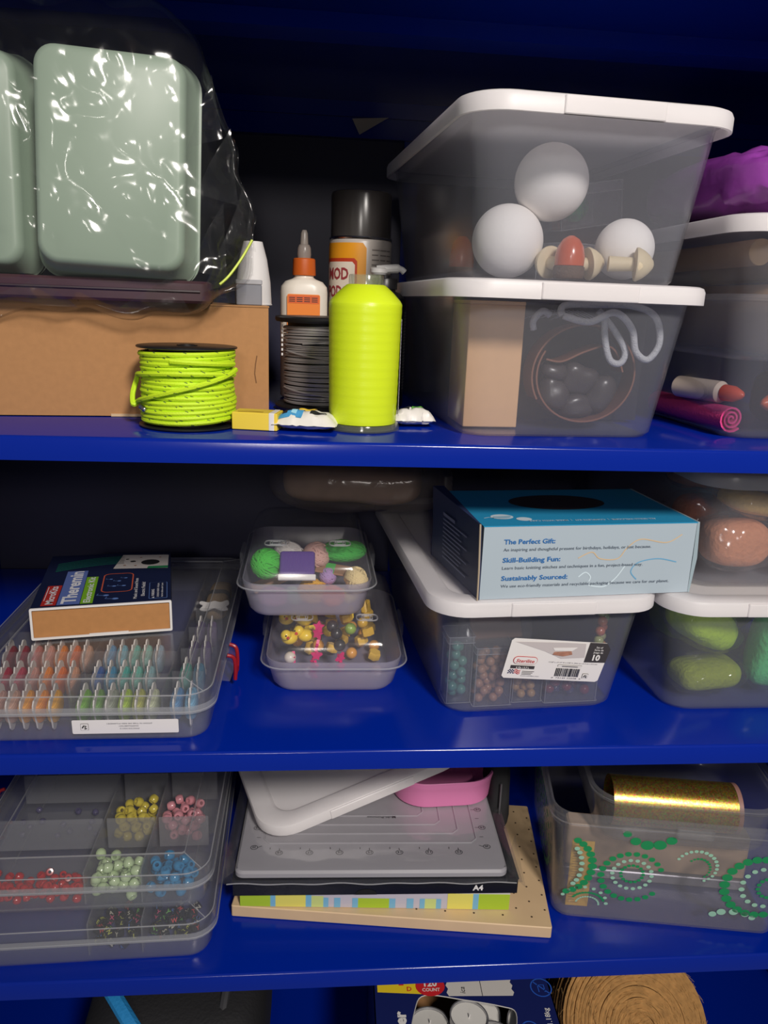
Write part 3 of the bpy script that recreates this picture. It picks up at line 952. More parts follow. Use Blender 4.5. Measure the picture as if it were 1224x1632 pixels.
# ------------------------------------------------------------------ small packets on the top shelf
M_YEL = mat('packet_yellow', (236, 206, 70), 0.5)
M_SKY = mat('packet_blue', (70, 150, 200), 0.5)
yp = thing('yellow_packet', 'small yellow carton lying beside the neon rope spool', 'packet', (-0.0490, 0.0420, Z1 + 0.0005), R(-10))
b = MB(); b.slab(0.036, 0.022, 0.0135, 0.0008, 0.0005, (0, 0.011, 0)); b.build('body', M_YEL, yp)
b = MB(); b.slab(0.0045, 0.0224, 0.0138, 0.0006, 0.0004, (0.0135, 0.011, 0)); b.build('paper_band', M_PAPER, yp)
Face(yp, (0, 0, 0.0135), (1, 0, 0), (0, 1, 0)).line([(-0.014, 0.004), (-0.004, 0.007), (0.006, 0.005)], 0.0016, mat('packet_ink', (190, 150, 30), 0.6), 'print')
def wrapper(label, loc, rotz, sx, sy, prints, seed):
    t = thing('printed_wrapper', label, 'wrapper', loc, rotz)
    b = MB()
    nx, ny = 18, 12
    g = []
    for side in (1, -1):
        for i in (range(nx + 1) if side > 0 else range(nx, -1, -1)):
            pass
    def H(u, v):
        e = max(0.0, 1 - abs(2 * v - 1) ** 3) * max(0.0, 1 - abs(2 * u - 1) ** 4)
        return 0.0125 * e + 0.0040 * e * noise.noise(Vector((u * 6, v * 5, seed))) + 0.001 * (1 - e) * noise.noise(Vector((u * 14, v * 14, seed + 3)))
    vs = []
    for s in (1, -1):
        for i in range(nx + 1):
            for j in range(ny + 1):
                u, v = i / nx, j / ny
                j2 = 0.0016 * noise.noise(Vector((u * 9, v * 9, seed + 7)))
                vs.append(((u - 0.5) * sx + j2, (v - 0.5) * sy - j2 * 1.5, 0.0054 + (H(u, v) * 0.75 + 0.0002 if s > 0 else -H(u, v) * 0.30)))
    fs = []
    N = (nx + 1) * (ny + 1)
    for i in range(nx):
        for j in range(ny):
            a = i * (ny + 1) + j
            fs.append((a, a + ny + 1, a + ny + 2, a + 1))
            fs.append((N + a, N + a + 1, N + a + ny + 2, N + a + ny + 1))
    b.add(vs, fs)
    b.build('foil', mat('wrapper_white', (226, 222, 214), 0.42), t, smooth=40)
    for (pts, m, k) in prints:
        q = MB()
        a_, b_, c_, d_ = [Vector((u, v, 0)) for u, v in pts]
        g_ = []
        for i in range(9):
            row = []
            for j in range(9):
                s_, t_ = i / 8, j / 8
                w_ = (a_ * (1 - s_) + b_ * s_) * (1 - t_) + (d_ * (1 - s_) + c_ * s_) * t_
                row.append(((w_.x - 0.5) * sx, (w_.y - 0.5) * sy, 0.0054 + H(w_.x, w_.y) * 0.75 + 0.0005 * k + 0.0004))
            g_.append(row)
        q.loft(g_, False, False, closed=False)
        q.build('print', m, t, smooth=0)
    return t
M_OLIVE = mat('packet_gold', (222, 186, 60), 0.5)
wrapper('crumpled white wrapper with blue, black and yellow print by the wire spool', (-0.0085, 0.0500, Z1 + 0.0004), R(-9), 0.050, 0.032,
        [([(0.05, 0.15), (0.45, 0.12), (0.50, 0.50), (0.10, 0.55)], M_SKY, 1), ([(0.08, 0.60), (0.30, 0.58), (0.34, 0.85), (0.12, 0.85)], M_INK, 1), ([(0.36, 0.55), (0.62, 0.50), (0.66, 0.86), (0.42, 0.88)], M_OLIVE, 1), ([(0.58, 0.20), (0.84, 0.28), (0.80, 0.48), (0.60, 0.44)], M_INK, 1),
         ([(0.14, 0.24), (0.22, 0.22), (0.24, 0.46), (0.16, 0.48)], M_INK, 2), ([(0.28, 0.22), (0.36, 0.20), (0.40, 0.44), (0.32, 0.46)], mat('packet_cyan', (150, 205, 226), 0.5), 2)], 1)
wrapper('crumpled white wrapper with green print beside the leather bin', (0.0800, 0.0830, Z1 + 0.0004), R(4), 0.036, 0.022,
        [([(0.15, 0.45), (0.40, 0.40), (0.46, 0.80), (0.20, 0.82)], M_INK, 1), ([(0.46, 0.40), (0.74, 0.45), (0.70, 0.78), (0.50, 0.76)], mat('packet_green', (104, 186, 70), 0.5), 1)], 4)

pt = tag(MB().loft([[(0.036, YB - 0.0172, Z0 - 0.020), (0.079, YB - 0.0172, Z0 - 0.017), (0.045, YB - 0.0172, Z0 - 0.037)], [(0.036, YB - 0.0167, Z0 - 0.020), (0.079, YB - 0.0167, Z0 - 0.017), (0.045, YB - 0.0167, Z0 - 0.037)]]).build('paper_scrap', mat('beige_paper', (190, 180, 165), 0.8), None, smooth=0),
         'beige triangular paper scrap hanging at the back under the overhead shelf', 'paper')
# ------------------------------------------------------------------ contents of the foam ball bin
def foam_ball(label, p, r):
    t = thing('foam_ball', label, 'ball', p, 0, 'foam craft balls')
    b = MB(); b.ball((0, 0, 0), r, 40, 26); b.build('ball', mat('white_foam', (250, 244, 238), 0.75, bump=0.10, noise_scale=420), t, smooth=180)
    b = MB(); b.tube([(1.0006 * r * math.cos(a), 0.0, 1.0006 * r * math.sin(a)) for a in [2 * math.pi * k / 48 for k in range(48)]], 0.0001, 4, closed=True); b.build('mould_line', mat('foam_line', (222, 220, 218), 0.8), t)
fz = Z1 + BH + 0.003
foam_ball('large white foam ball resting on top of the other two balls', (0.186, 0.098, fz + 0.0755), 0.0297)
foam_ball('large white foam ball on the bin floor beside the wooden mushrooms', (0.1535, 0.098, fz + 0.0292), 0.0290)
foam_ball('smaller white foam ball on the bin floor behind a lying mushroom', (0.2490, 0.088, fz + 0.0262), 0.0238)
M_WOOD = mat('pale_wood', (222, 204, 168), 0.6, noise_scale=90, noise_amt=0.10)
def mushroom(label, loc, rot):
    t = thing('wooden_mushroom', label, 'mushroom', loc, rot, 'unpainted wooden mushrooms')
    b = MB(); b.lathe([(0.0052, -0.020), (0.0060, -0.0195), (0.0056, -0.010), (0.0052, 0.0)], 22); b.build('stem', M_WOOD, t)
    b = MB(); b.lathe([(0.0100, 0.0), (0.0126, 0.0008), (0.0128, 0.0025), (0.0105, 0.0070), (0.0070, 0.0112), (0.0030, 0.0142), (0.0008, 0.0148)], 28); b.build('cap', M_WOOD, t)
mushroom('wooden mushroom with its stem end towards the viewer, by the foam ball', (0.1850, 0.0760, fz + 0.0128), (R(-82), 0, R(20)))
mushroom('wooden mushroom lying cap outward behind the orange acorn', (0.2140, 0.0750, fz + 0.0128), (R(82), 0, R(96)))
mushroom('wooden mushroom lying with its cap away from the acorn', (0.2460, 0.0560, fz + 0.0130), (R(90), 0, R(75)))
ac = thing('wooden_acorn', 'glossy orange wooden acorn with a brown cup standing among the mushrooms', 'acorn', (0.1945, 0.0580, fz), 0)
ac.scale = (1.18, 1.18, 1.12)
b = MB(); b.lathe([(0.0085, 0.0083), (0.0096, 0.0090), (0.0098, 0.0150), (0.0085, 0.0215), (0.0055, 0.0265), (0.0020, 0.0288), (0.0003, 0.0290)], 30); b.build('nut', mat('acorn_orange', (200, 78, 18), 0.25, 0, 0.5, 0.4), ac)
b = MB(); b.lathe([(0.0070, 0.0), (0.0096, 0.0006), (0.0104, 0.0040), (0.0102, 0.0082), (0.0090, 0.0088)], 30); b.build('cup', mat('acorn_cup', (92, 70, 52), 0.8, bump=0.6, noise_scale=600), ac)
wc = thing('painted_cone', 'orange and brown painted wooden cone at the back of the foam ball bin', 'cone', (0.1350, 0.205, fz), 0)
b = MB(); b.lathe([(0.012, 0.0), (0.013, 0.001), (0.012, 0.012)], 26); b.build('foot', mat('cone_brown', (78, 52, 40), 0.6), wc)
b = MB(); b.lathe([(0.0118, 0.0121), (0.0120, 0.020), (0.0090, 0.034), (0.0040, 0.040)], 26); b.build('tip', mat('acorn_orange', (208, 92, 36)), wc)
M_BOXCLEAR = clear('crisp_clear', (230, 234, 240), 0.09, 0.08, 0.95, 1.4)
def clear_box(label, loc, rot, w, d, h, name='clear_box', lid_h=0.008, group='small clear craft boxes', m=None):
    t = thing(name, label, 'box', loc, rot, group)
    m = m or M_BOXCLEAR
    k = 0.0007
    def lp(ins, z):
        return [(x, y, z) for x, y in rrect(w - 2 * ins, d - 2 * ins, 0.0015, 2)]
    MB().loft([lp(0, 0), lp(0, h - 0.001), lp(k, h - 0.001), lp(k, k)]).build('body', m, t)
    b = MB()
    for zz in (0.0004, h - lid_h, h):
        b.tube([(x, y, zz) for x, y in rrect(w + 0.003, d + 0.003, 0.0015, 2)], 0.0004, 4, closed=True)
    for cx, cy in ((1, 1), (-1, 1), (1, -1), (-1, -1)):
        b.tube([(cx * w / 2, cy * d / 2, 0.0), (cx * w / 2, cy * d / 2, h)], 0.0004, 4)
    b.build('moulded_edge', M_EDGE, t)
    MB().loft([lp(0.0004, h - 0.0009), lp(-0.0008, h - lid_h), lp(-0.0015, h - lid_h), lp(-0.0015, h), ]).build('cover', m, t)
    return t
clear_box('clear box propped up behind the balls with a green glitter ball inside', (0.2350, 0.172, fz + 0.050), (R(4), R(-10), R(14)), 0.062, 0.046, 0.036)
b = MB(); b.ball((0, 0, 0), 0.0125, 24, 16)
gg = b.build('glitter_ball', glitter('green_glitter', (60, 200, 120), 1200), None, smooth=180, loc=(0.2290, 0.168, fz + 0.0660)); tag(gg, 'green glitter ball inside the propped clear box', 'ball')
clear_box('empty clear square box on the bin floor supporting the propped box', (0.2200, 0.150, fz + 0.0005), (0, 0, R(32)), 0.036, 0.036, 0.032)

# ------------------------------------------------------------------ contents of the leather bin
bz = Z1 + 0.003
blk = thing('tan_block', 'tall tan cardboard sleeve standing in the leather bin', 'block', (0.143, 0.0685, bz), R(3))
b = MB(); b.slab(0.046, 0.060, 0.0985, 0.001, 0.0006, (0, 0.03, 0)); b.build('sleeve', mat('tan_board', (234, 186, 138), 0.75, noise_scale=120, noise_amt=0.06), blk)
b = MB(); b.slab(0.0464, 0.0604, 0.0030, 0.001, 0.0006, (0, 0.03, 0.0986)); b.build('end_flap', mat('tan_board', (234, 186, 138)), blk)
M_LEATHER = mat('brown_leather', (132, 84, 62), 0.5, noise_scale=80, noise_amt=0.2, bump=0.1)
def strip_mesh(path, h, th):
    b = MB()
    n = len(path)
    loops = []
    for i, p in enumerate(path):
        a, c = Vector(path[max(i - 1, 0)]), Vector(path[min(i + 1, n - 1)])
        t = (c - a).normalized()
        nn = Vector((t.z, 0, -t.x)).normalized() * th / 2
        p = Vector(p)
        y0, y1 = p.y, p.y + h
        loops.append([(p.x - nn.x, y0, p.z - nn.z), (p.x + nn.x, y0, p.z + nn.z), (p.x + nn.x, y1, p.z + nn.z), (p.x - nn.x, y1, p.z - nn.z)])
    return b.loft(loops)
ls = thing('leather_strip', 'brown leather strip coiled on edge round dark stones', 'leather', (0.2205, 0.070, bz), R(2))
pts = []
for k in range(64):
    a = R(150) + R(420) * k / 63
    r = 0.0400 + 0.0045 * k / 63
    pts.append((r * 1.02 * math.cos(a), 0, 0.0450 + r * 0.94 * math.sin(a)))
pts = [(-0.0360 + 0.0105 * j, 0.0, 0.0590 + 0.0055 * math.sin(j * 0.9)) for j in range(0)] + pts
strip_mesh(pts, 0.024, 0.0014).build('strip', M_LEATHER, ls)
strip_mesh([tuple(p) for p in catmull([(-0.0335, 0.002, 0.0570), (-0.020, 0.002, 0.0555), (-0.002, 0.002, 0.0635), (0.016, 0.002, 0.0690), (0.026, 0.002, 0.0640), (0.0335, 0.002, 0.0480)], 8)], 0.024, 0.0014).build('inner_strip', M_LEATHER, ls)
M_STONE = mat('dark_stone', (66, 58, 58), 0.3)
for k, (x, z, rx, rz, a) in enumerate(((-0.0215, 0.0290, 0.0135, 0.0125, 20), (-0.0010, 0.0175, 0.0150, 0.0095, -10), (0.0200, 0.0290, 0.0130, 0.0150, 40), (-0.0010, 0.0400, 0.0150, 0.0125, 12), (-0.0230, 0.0480, 0.0105, 0.0070, 10))):
    p = mtx(ls) @ Vector((x, 0.013, z))
    t = MB().pillow((0, 0, 0), (rx, 0.0095, rz), 0.7, 0.85, 28, 20, 0.0040, 60, k).build('polished_stone', M_STONE, None, smooth=180, loc=p, rot=(0, R(a), 0))
    tag(t, 'shiny dark polished stone inside the coiled leather strip', 'stone', 'polished stones in the leather coil')
bk = thing('black_sheet', 'black printed sheet with fine white lines standing behind the leather strip', 'sheet', (0.236, 0.128, bz), R(3))
MB().box(-0.066, 0.058, 0.0, 0.0012, 0.0, 0.100).build('sheet', mat('black_sheet', (34, 32, 40), 0.35), bk, smooth=0)
Fb = Face(bk, (0, 0, 0), (1, 0, 0), (0, 0, 1))
M_LINE = mat('pale_line', (165, 168, 176), 0.5)
for k in range(9):
    Fb.line([(-0.056 + 0.004 * k, 0.088 + 0.001 * (k % 3)), (-0.036 + 0.004 * k, 0.096), (-0.022 + 0.004 * k, 0.090)], 0.0007, M_LINE, 'line_print')
M_PIPE = mat('pipe_white', (205, 205, 208), 0.9, bump=0.8, noise_scale=900)
for lab, P in (('white fuzzy pipe cleaner looped under the lid of the leather bin', [(0.205, 0.055, 0.092), (0.226, 0.052, 0.088), (0.246, 0.052, 0.096), (0.262, 0.054, 0.084), (0.268, 0.055, 0.066), (0.279, 0.055, 0.060), (0.287, 0.055, 0.074), (0.281, 0.056, 0.094), (0.262, 0.060, 0.1015), (0.232, 0.061, 0.1015), (0.208, 0.058, 0.1005), (0.203, 0.056, 0.0965), (0.2045, 0.055, 0.0925)]),
               ('small white pipe cleaner loop hanging below the larger loop', [(0.242, 0.064, 0.094), (0.244, 0.062, 0.074), (0.250, 0.062, 0.058), (0.259, 0.062, 0.056), (0.262, 0.063, 0.066), (0.252, 0.066, 0.082), (0.238, 0.068, 0.097)]),
               ('short white pipe cleaner end beside the tan sleeve', [(0.186, 0.070, 0.080), (0.185, 0.069, 0.087), (0.192, 0.070, 0.095), (0.199, 0.072, 0.092)])):
    pth = catmull([(q[0] - 0.011, q[1], q[2]) for q in P], 7)
    o = MB().tube([(p.x, p.y + 0.004, p.z) for p in pth], 0.0028, 7).build('pipe_cleaner', M_PIPE, None, smooth=180, loc=(0, 0, bz)); tag(o, lab, 'pipe cleaner', 'white pipe cleaners')

# ------------------------------------------------------------------ contents of the two bins beside them
def solid_roll(name, label, cat, p0, p1, r, m, mend, hole=0.0, group=None):
    p0, p1 = Vector(p0), Vector(p1)
    t = thing(name, label, cat, p0, 0, group)
    d = p1 - p0
    q = d.to_track_quat('Z', 'Y').to_matrix().to_4x4()
    L = d.length
    b = MB().at(q)
    b.lathe([(max(hole, 1e-4), 0.0), (r, 0.0), (r, L), (max(hole, 1e-4), L)] if not hole else [(hole, 0.0), (r, 0.0), (r, L), (hole, L), (hole, 0.0)], 30, cap0=not hole, cap1=not hole)
    b.build('body', m, t)
    b = MB().at(q)
    b.lathe([(hole, -0.0004), (r * 0.97, -0.0004)], 30, cap0=not hole, cap1=False)
    b.build('end_face', mend, t)
    return t
M_TUBE = mat('tan_tube', (196, 158, 116), 0.75, noise_scale=50, noise_amt=0.12)
M_TUBEEND = mat('tube_end', (214, 176, 130), 0.8)
dz = Z1 + 0.064
solid_roll('cardboard_tube', 'thick tan tube with its round end facing the viewer, in the tube bin', 'tube', (0.356, 0.070, dz + 0.0865), (0.345, 0.270, dz + 0.0845), 0.0105, M_TUBE, M_TUBEEND, group='tan cardboard tubes')
solid_roll('cardboard_tube', 'wide tan cardboard roll lying below the round ended tube', 'tube', (0.398, 0.062, dz + 0.034), (0.400, 0.270, dz + 0.034), 0.0300, M_TUBE, mat('tan_light', (206, 170, 128), 0.75), 0.0, group='tan cardboard tubes')
solid_roll('cardboard_tube', 'tan tube lying flat above the wide cardboard roll', 'tube', (0.398, 0.075, dz + 0.0815), (0.420, 0.270, dz + 0.0815), 0.0150, M_TUBE, M_TUBEEND, group='tan cardboard tubes')
M_PINK = mat('pink_felt', (214, 62, 128), 0.9, bump=0.3, noise_scale=500)
pr_ = thing('felt_roll', 'rolled bright pink felt lying on the floor of the open bin', 'felt', (0.3500, 0.064, Z1 + 0.0155), (0, 0, R(6)))
spir = [(0.0006 * (2 + k * 0.42) * math.cos(k * 0.42) * 0.95, 0.0, 0.0006 * (2 + k * 0.42) * math.sin(k * 0.42) * 0.95) for k in range(0, 44)]
strip_mesh(spir, 0.120, 0.0016).build('sheet', M_PINK, pr_, smooth=40)
for lab, p, rz, c in (('white glue stick with an orange tip lying on the pink felt roll', (0.350, 0.082, Z1 + 0.0355), 20, (206, 74, 40)),
                      ('white tube with orange end beside the black cloth in the open bin', (0.388, 0.066, Z1 + 0.0300), -62, (196, 88, 48))):
    g = thing('glue_tube', lab, 'tube', p, (0, 0, R(rz)), 'orange tipped tubes')
    b = MB().at(Matrix.Rotation(R(-90), 4, 'X')); b.lathe([(0.006, 0.0), (0.0095, 0.004), (0.0095, 0.052), (0.008, 0.054)], 22); b.build('body', mat('tube_cream', (224, 206, 190), 0.45), g)
    b = MB().at(Matrix.Rotation(R(90), 4, 'X')); b.lathe([(0.0072, 0.0), (0.0068, 0.010), (0.0035, 0.018), (0.0010, 0.020)], 20); b.build('tip', mat('tip_' + str(c[0]), c, 0.35), g)
bc = thing('black_cloth', 'folded black cloth with white stitching in the open bin', 'cloth', (0.452, 0.105, Z1 + 0.0030), 0)
MB().pillow((0, 0, 0.026), (0.052, 0.040, 0.0255), 0.5, 0.5, 40, 20, 0.003, 45, 3).build('body', mat('black_cloth', (34, 36, 44), 0.8), bc, smooth=180)
b = MB(); b.tube([(-0.030 + 0.006 * math.sin(k * 1.1), -0.0415, 0.010 + 0.004 * k) for k in range(9)], 0.0008, 5); b.build('stitching', mat('stitch_white', (205, 205, 205), 0.6), bc)
b = MB(); b.tube(catmull([(-0.006, -0.043, 0.048), (0.0, -0.044, 0.034), (0.014, -0.044, 0.024), (0.03, -0.043, 0.026)], 6), 0.0014, 6); b.build('piping', mat('grey_piping', (150, 152, 156), 0.5), bc)

pp = thing('purple_packet', 'crinkled purple plastic packet lying on the lid of the tube bin', 'packet', (0.448, 0.160, Z1 + 0.064 + 0.1125), (0, 0, R(4)))
def crinkle(b, amp, f, seed, flat=None):
    for i, v in enumerate(b.v):
        n1 = noise.noise(v * f + Vector((seed, 0, 0)))
        n2 = noise.noise(v * f * 2.3 + Vector((0, seed, 0)))
        d = amp * ((1 - 2.4 * abs(n1)) * 0.6 + (1 - 2.4 * abs(n2)) * 0.4)
        b.v[i] = v + Vector((d * 0.3, -d * 0.4, d))
        if flat is not None and b.v[i].z < flat:
            b.v[i].z = flat
    return b
b = MB().pillow((0, 0, 0.027), (0.128, 0.115, 0.026), 0.55, 0.42, 96, 48, 0.0)
crinkle(b, 0.0085, 24, 4.0, 0.0006).build('film', mat('purple_film', (150, 66, 164), 0.30, 0, 0.6, 0.3, bump=0.35, noise_scale=60), pp, smooth=50)
b = MB(); b.slab(0.235, 0.012, 0.0014, 0.001, 0.0004, (0, -0.1195, 0.020)); b.build('seam', mat('purple_film', (128, 44, 142)), pp)

# ------------------------------------------------------------------ contents of the labelled bead bin
ez = Z2 + 0.003
def bead_mesh(nm, r, m, hole=True, sq=1.0):
    b = MB()
    if hole:
        b.lathe([(r * 0.36, -r * 0.62 * sq), (r * 0.75, -r * 0.64 * sq), (r * 0.98, -r * 0.25 * sq), (r * 0.98, r * 0.25 * sq), (r * 0.75, r * 0.64 * sq), (r * 0.36, r * 0.62 * sq), (r * 0.34, 0.0), (r * 0.36, -r * 0.62 * sq)], 12, cap0=False, cap1=False)
    else:
        b.ball((0, 0, 0), r, 12, 8)
    o = b.build(nm, m, None, smooth=60)
    me = o.data
    bpy.data.objects.remove(o)
    return me
def scatter(name, me, pts, label, cat, group, seed=0, tilt=True, root=None):
    rng = random.Random(seed)
    for p in pts:
        o = bpy.data.objects.new(name, me)
        COL.objects.link(o)
        o.location = (mtx(root) @ Vector(p)) if root else p
        if tilt:
            o.rotation_euler = (rng.uniform(-1.4, 1.4), rng.uniform(-1.4, 1.4), rng.uniform(0, 6))
        tag(o, label, cat, group)
M_TEAL = mat('teal_pearl', (92, 160, 142), 0.25, 0, 0.6, 0.4)
M_TANB = mat('tan_pearl', (196, 142, 106), 0.3, 0, 0.5, 0.4)
M_AMB = mat('amber_pearl', (206, 160, 96), 0.3, 0, 0.5, 0.4)
M_PINKB = mat('pinkish_pearl', (190, 122, 104), 0.35, 0, 0.5, 0.4)
boxes = ((-0.066, 0.044, 0.022, 0.024, 0.066, M_TEAL, 0.0048, 'teal'), (-0.036, 0.036, 0.034, 0.026, 0.058, M_TANB, 0.0042, 'tan'), (-0.0015, 0.040, 0.028, 0.030, 0.044, M_AMB, 0.0042, 'amber'))
for (x, y, w, d, h, m_, r_, cn) in boxes:
    p = inside(binE, (x, y + d / 2, 0.003))
    bx_ = clear_box('small clear box of %s beads standing in the labelled bin' % cn, p, (0, 0, R(4.5)), w, d, h, 'bead_box', 0.006, 'bead boxes in the labelled bin')
    cnt = {'teal': 44, 'tan': 60, 'amber': 40}[cn]
    me = bead_mesh(cn + '_bead', r_, m_, hole=False)
    scatter('round_bead', me, [q for q in heap(cnt, r_, -w / 2 + 0.001, w / 2 - 0.001, -d / 2 + 0.001, d / 2 - 0.001, 0.001, 3, 12) if q[2] < h - 0.008], 'round %s pearl bead inside a small clear box in the labelled bin' % cn, 'bead', cn + ' beads', 1, False, bx_)
tray = clear_box('wide low clear box of red, white and blue beads in the labelled bin', inside(binE, (0.040, 0.052, 0.003)), (0, 0, R(4.5)), 0.050, 0.032, 0.032, 'bead_box', 0.006, 'bead boxes in the labelled bin')
for cn, col, sd, n_ in (('dark red', (130, 36, 44), 2, 9), ('white', (226, 222, 218), 5, 8), ('navy blue', (54, 52, 92), 8, 9)):
    pass
P = heap(26, 0.0050, -0.024, 0.024, -0.015, 0.015, 0.001, 6, 10)
for k, (cn, col) in enumerate((('dark red', (138, 34, 44)), ('white', (230, 226, 222)), ('navy blue', (54, 52, 96)))):
    me = bead_mesh(cn.replace(' ', '_') + '_bead', 0.0050, mat(cn.replace(' ', '_') + '_gloss', col, 0.2, 0, 0.6, 0.4), hole=False)
    scatter('round_bead', me, P[k::3], 'glossy %s bead in the low clear box' % cn, 'bead', cn + ' beads', k, False, tray)
for j, (x, y, cs) in enumerate(((0.0675, 0.046, ((196, 110, 66), (150, 160, 96), (170, 176, 120), (180, 104, 84))), (0.0745, 0.056, ((120, 150, 80), (190, 130, 96), (150, 150, 110), (170, 90, 70))))):
    for k in range(6):
        col = cs[k % 4]
        me_n = 'strand_bead_%d_%d' % (j, k % 4)
        m_ = mat(me_n, col, 0.25, 0, 0.6, 0.4)
        me = bpy.data.meshes.get(me_n) or bead_mesh(me_n, 0.0048, m_, hole=False)
        scatter('strand_bead', me, [inside(binE, (x + 0.001 * math.sin(k * 2), y, 0.040 + 0.0097 * k))], '%s glass bead, %s on its strand in the labelled bin' % (('orange', 'olive green', 'pale green', 'rust')[k % 4] if j == 0 else ('leaf green', 'peach', 'khaki', 'brick red')[k % 4], ('lowest', 'second lowest', 'third lowest', 'third highest', 'second highest', 'topmost')[k]), 'bead', 'strung glass beads', k, False)
    b = MB(); b.tube([inside(binE, (x, y, 0.034)), inside(binE, (x, y, 0.0985))], 0.0006, 5); o = b.build('bead_string', mat('string_grey', (150, 150, 150), 0.7)); tag(o, 'thin string running through the upright glass beads' if j == 0 else 'thin string through the glass beads nearer the bin wall', 'string', 'bead strings')
bp = thing('sample_bag', 'clear zip bag of brown samples lying above the bead boxes', 'bag', inside(binE, (-0.028, 0.066, 0.070)), (R(-30), 0, R(8)))
MB().pillow((0, 0, 0), (0.036, 0.005, 0.022), 0.6, 0.5, 36, 16, 0.0014, 70, 2).build('film', clear('bag_film_grey', (200, 200, 205), 0.10, 0.1, 0.9, 1.4), bp, smooth=180)
MB().slab(0.050, 0.003, 0.026, 0.004, 0.001, (0, 0, -0.013)).build('sample', mat('sample_brown', (120, 88, 74), 0.7), bp)
pc = thing('paper_slip', 'torn white paper slip folded under the lid of the labelled bin', 'paper', inside(binE, (0.012, 0.050, 0.094)), (R(14), R(5), R(4)))
b = MB(); b.loft([[(x, y, z + 0.0015 * noise.noise(Vector((x * 80, y * 80, 0)))) for (x, y) in ((-0.022, 0.0), (-0.010, -0.004), (0.004, -0.002), (0.018, -0.005), (0.030, 0.004), (0.026, 0.030), (-0.020, 0.030))] for z in (0, 0.0004)]); b.build('sheet', M_PAPER, pc, smooth=0)
MB().box(0.006, 0.020, 0.004, 0.014, 0.0006, 0.0009).build('print', M_INK, pc, smooth=0)

# ------------------------------------------------------------------ wool packs
def wool_pack(name, label, p, rot, s, col, seed, group, e2=0.6):
    t = thing(name, label, 'wool', p, rot, group)
    b = MB().pillow((0, 0, 0), (s[0] * 0.95, s[1] * 0.95, s[2] * 0.95), 0.75, e2, 40, 24, 0.0035, 30, seed)
    b.build('wool', mat('wool_%d_%d_%d' % col, col, 0.95, bump=0.9, noise_scale=220, noise_amt=0.18), t, smooth=180)
    b = MB().pillow((0, 0, 0), s, 0.75, e2, 72, 44, 0.0)
    for i, v in enumerate(b.v):
        n1 = noise.noise(v * 30 + Vector((seed * 7.3, seed * 3.1, seed)))
        n2 = noise.noise(v * 46 + Vector((seed, 1, 2)))
        b.v[i] = v + v.normalized() * (0.0035 * n1 * 1.0 + 0.0034 * (1 - 2.4 * abs(n2)) + 0.0012)
    b.build('wrapper', clear('wool_film', (230, 230, 225), 0.02, 0.12, 0.9, 1.4, bump=0.15, bump_scale=40), t, smooth=60)
    b = MB(); b.slab(s[0] * 1.2, 0.0012, 0.008, 0.0005, 0.0003, (0, 0, s[2] * 0.96)); b.build('sealed_edge', MATS['wool_film'], t)
    return t
GR = 'green wool packs'
fz2 = Z2 + 0.003
wool_pack('wool_pack', 'lime green wool pack lying slanted in the front of its bin', (0.369, 0.092, fz2 + 0.0710), (R(0), R(28), R(14)), (0.037, 0.024, 0.0205), (190, 226, 48), 1, GR)
wool_pack('wool_pack', 'mint green wool pack standing upright in the green wool bin', (0.4385, 0.086, fz2 + 0.053), (R(0), R(12), R(-6)), (0.021, 0.023, 0.0445), (104, 226, 136), 2, GR)
wool_pack('wool_pack', 'olive green wool pack on the floor of the bin', (0.376, 0.090, fz2 + 0.0205), (R(0), R(-3), R(4)), (0.033, 0.025, 0.0150), (158, 172, 46), 3, GR)
wool_pack('wool_pack', 'dark green wool pack under the lid behind the lime one', (0.405, 0.160, fz2 + 0.060), (R(0), R(-14), R(6)), (0.058, 0.030, 0.030), (92, 140, 40), 4, GR)
wool_pack('wool_pack', 'yellow green wool pack cut off by the picture edge', (0.4755, 0.090, fz2 + 0.036), (R(0), R(-6), R(0)), (0.0115, 0.024, 0.030), (150, 200, 70), 5, GR)
PR = 'peach and orange wool packs'
gz = Z2 + BH + 0.003
wool_pack('wool_pack', 'peach wool pack at the bottom front of the orange wool bin', (0.3910, 0.098, gz + 0.0305), (R(0), R(-2), R(2)), (0.033, 0.023, 0.0230), (232, 154, 112), 6, PR)
wool_pack('wool_pack', 'pale yellow wool pack on top of the peach pack', (0.405, 0.100, gz + 0.0680), (R(0), R(10), R(10)), (0.034, 0.024, 0.0115), (236, 190, 100), 7, PR)
wool_pack('wool_pack', 'orange wool pack behind the knitting box in the wool bin', (0.386, 0.160, gz + 0.034), (R(0), R(0), R(0)), (0.027, 0.024, 0.028), (226, 120, 62), 8, PR)
wool_pack('wool_pack', 'rust red wool pack at the picture edge in the wool bin', (0.4480, 0.098, gz + 0.031), (R(0), R(0), R(0)), (0.018, 0.022, 0.024), (180, 74, 62), 9, PR)
wool_pack('wool_pack', 'brown wool pack under the lid of the orange wool bin', (0.385, 0.165, gz + 0.0795), (R(0), R(4), R(0)), (0.034, 0.026, 0.0130), (150, 96, 76), 10, PR)

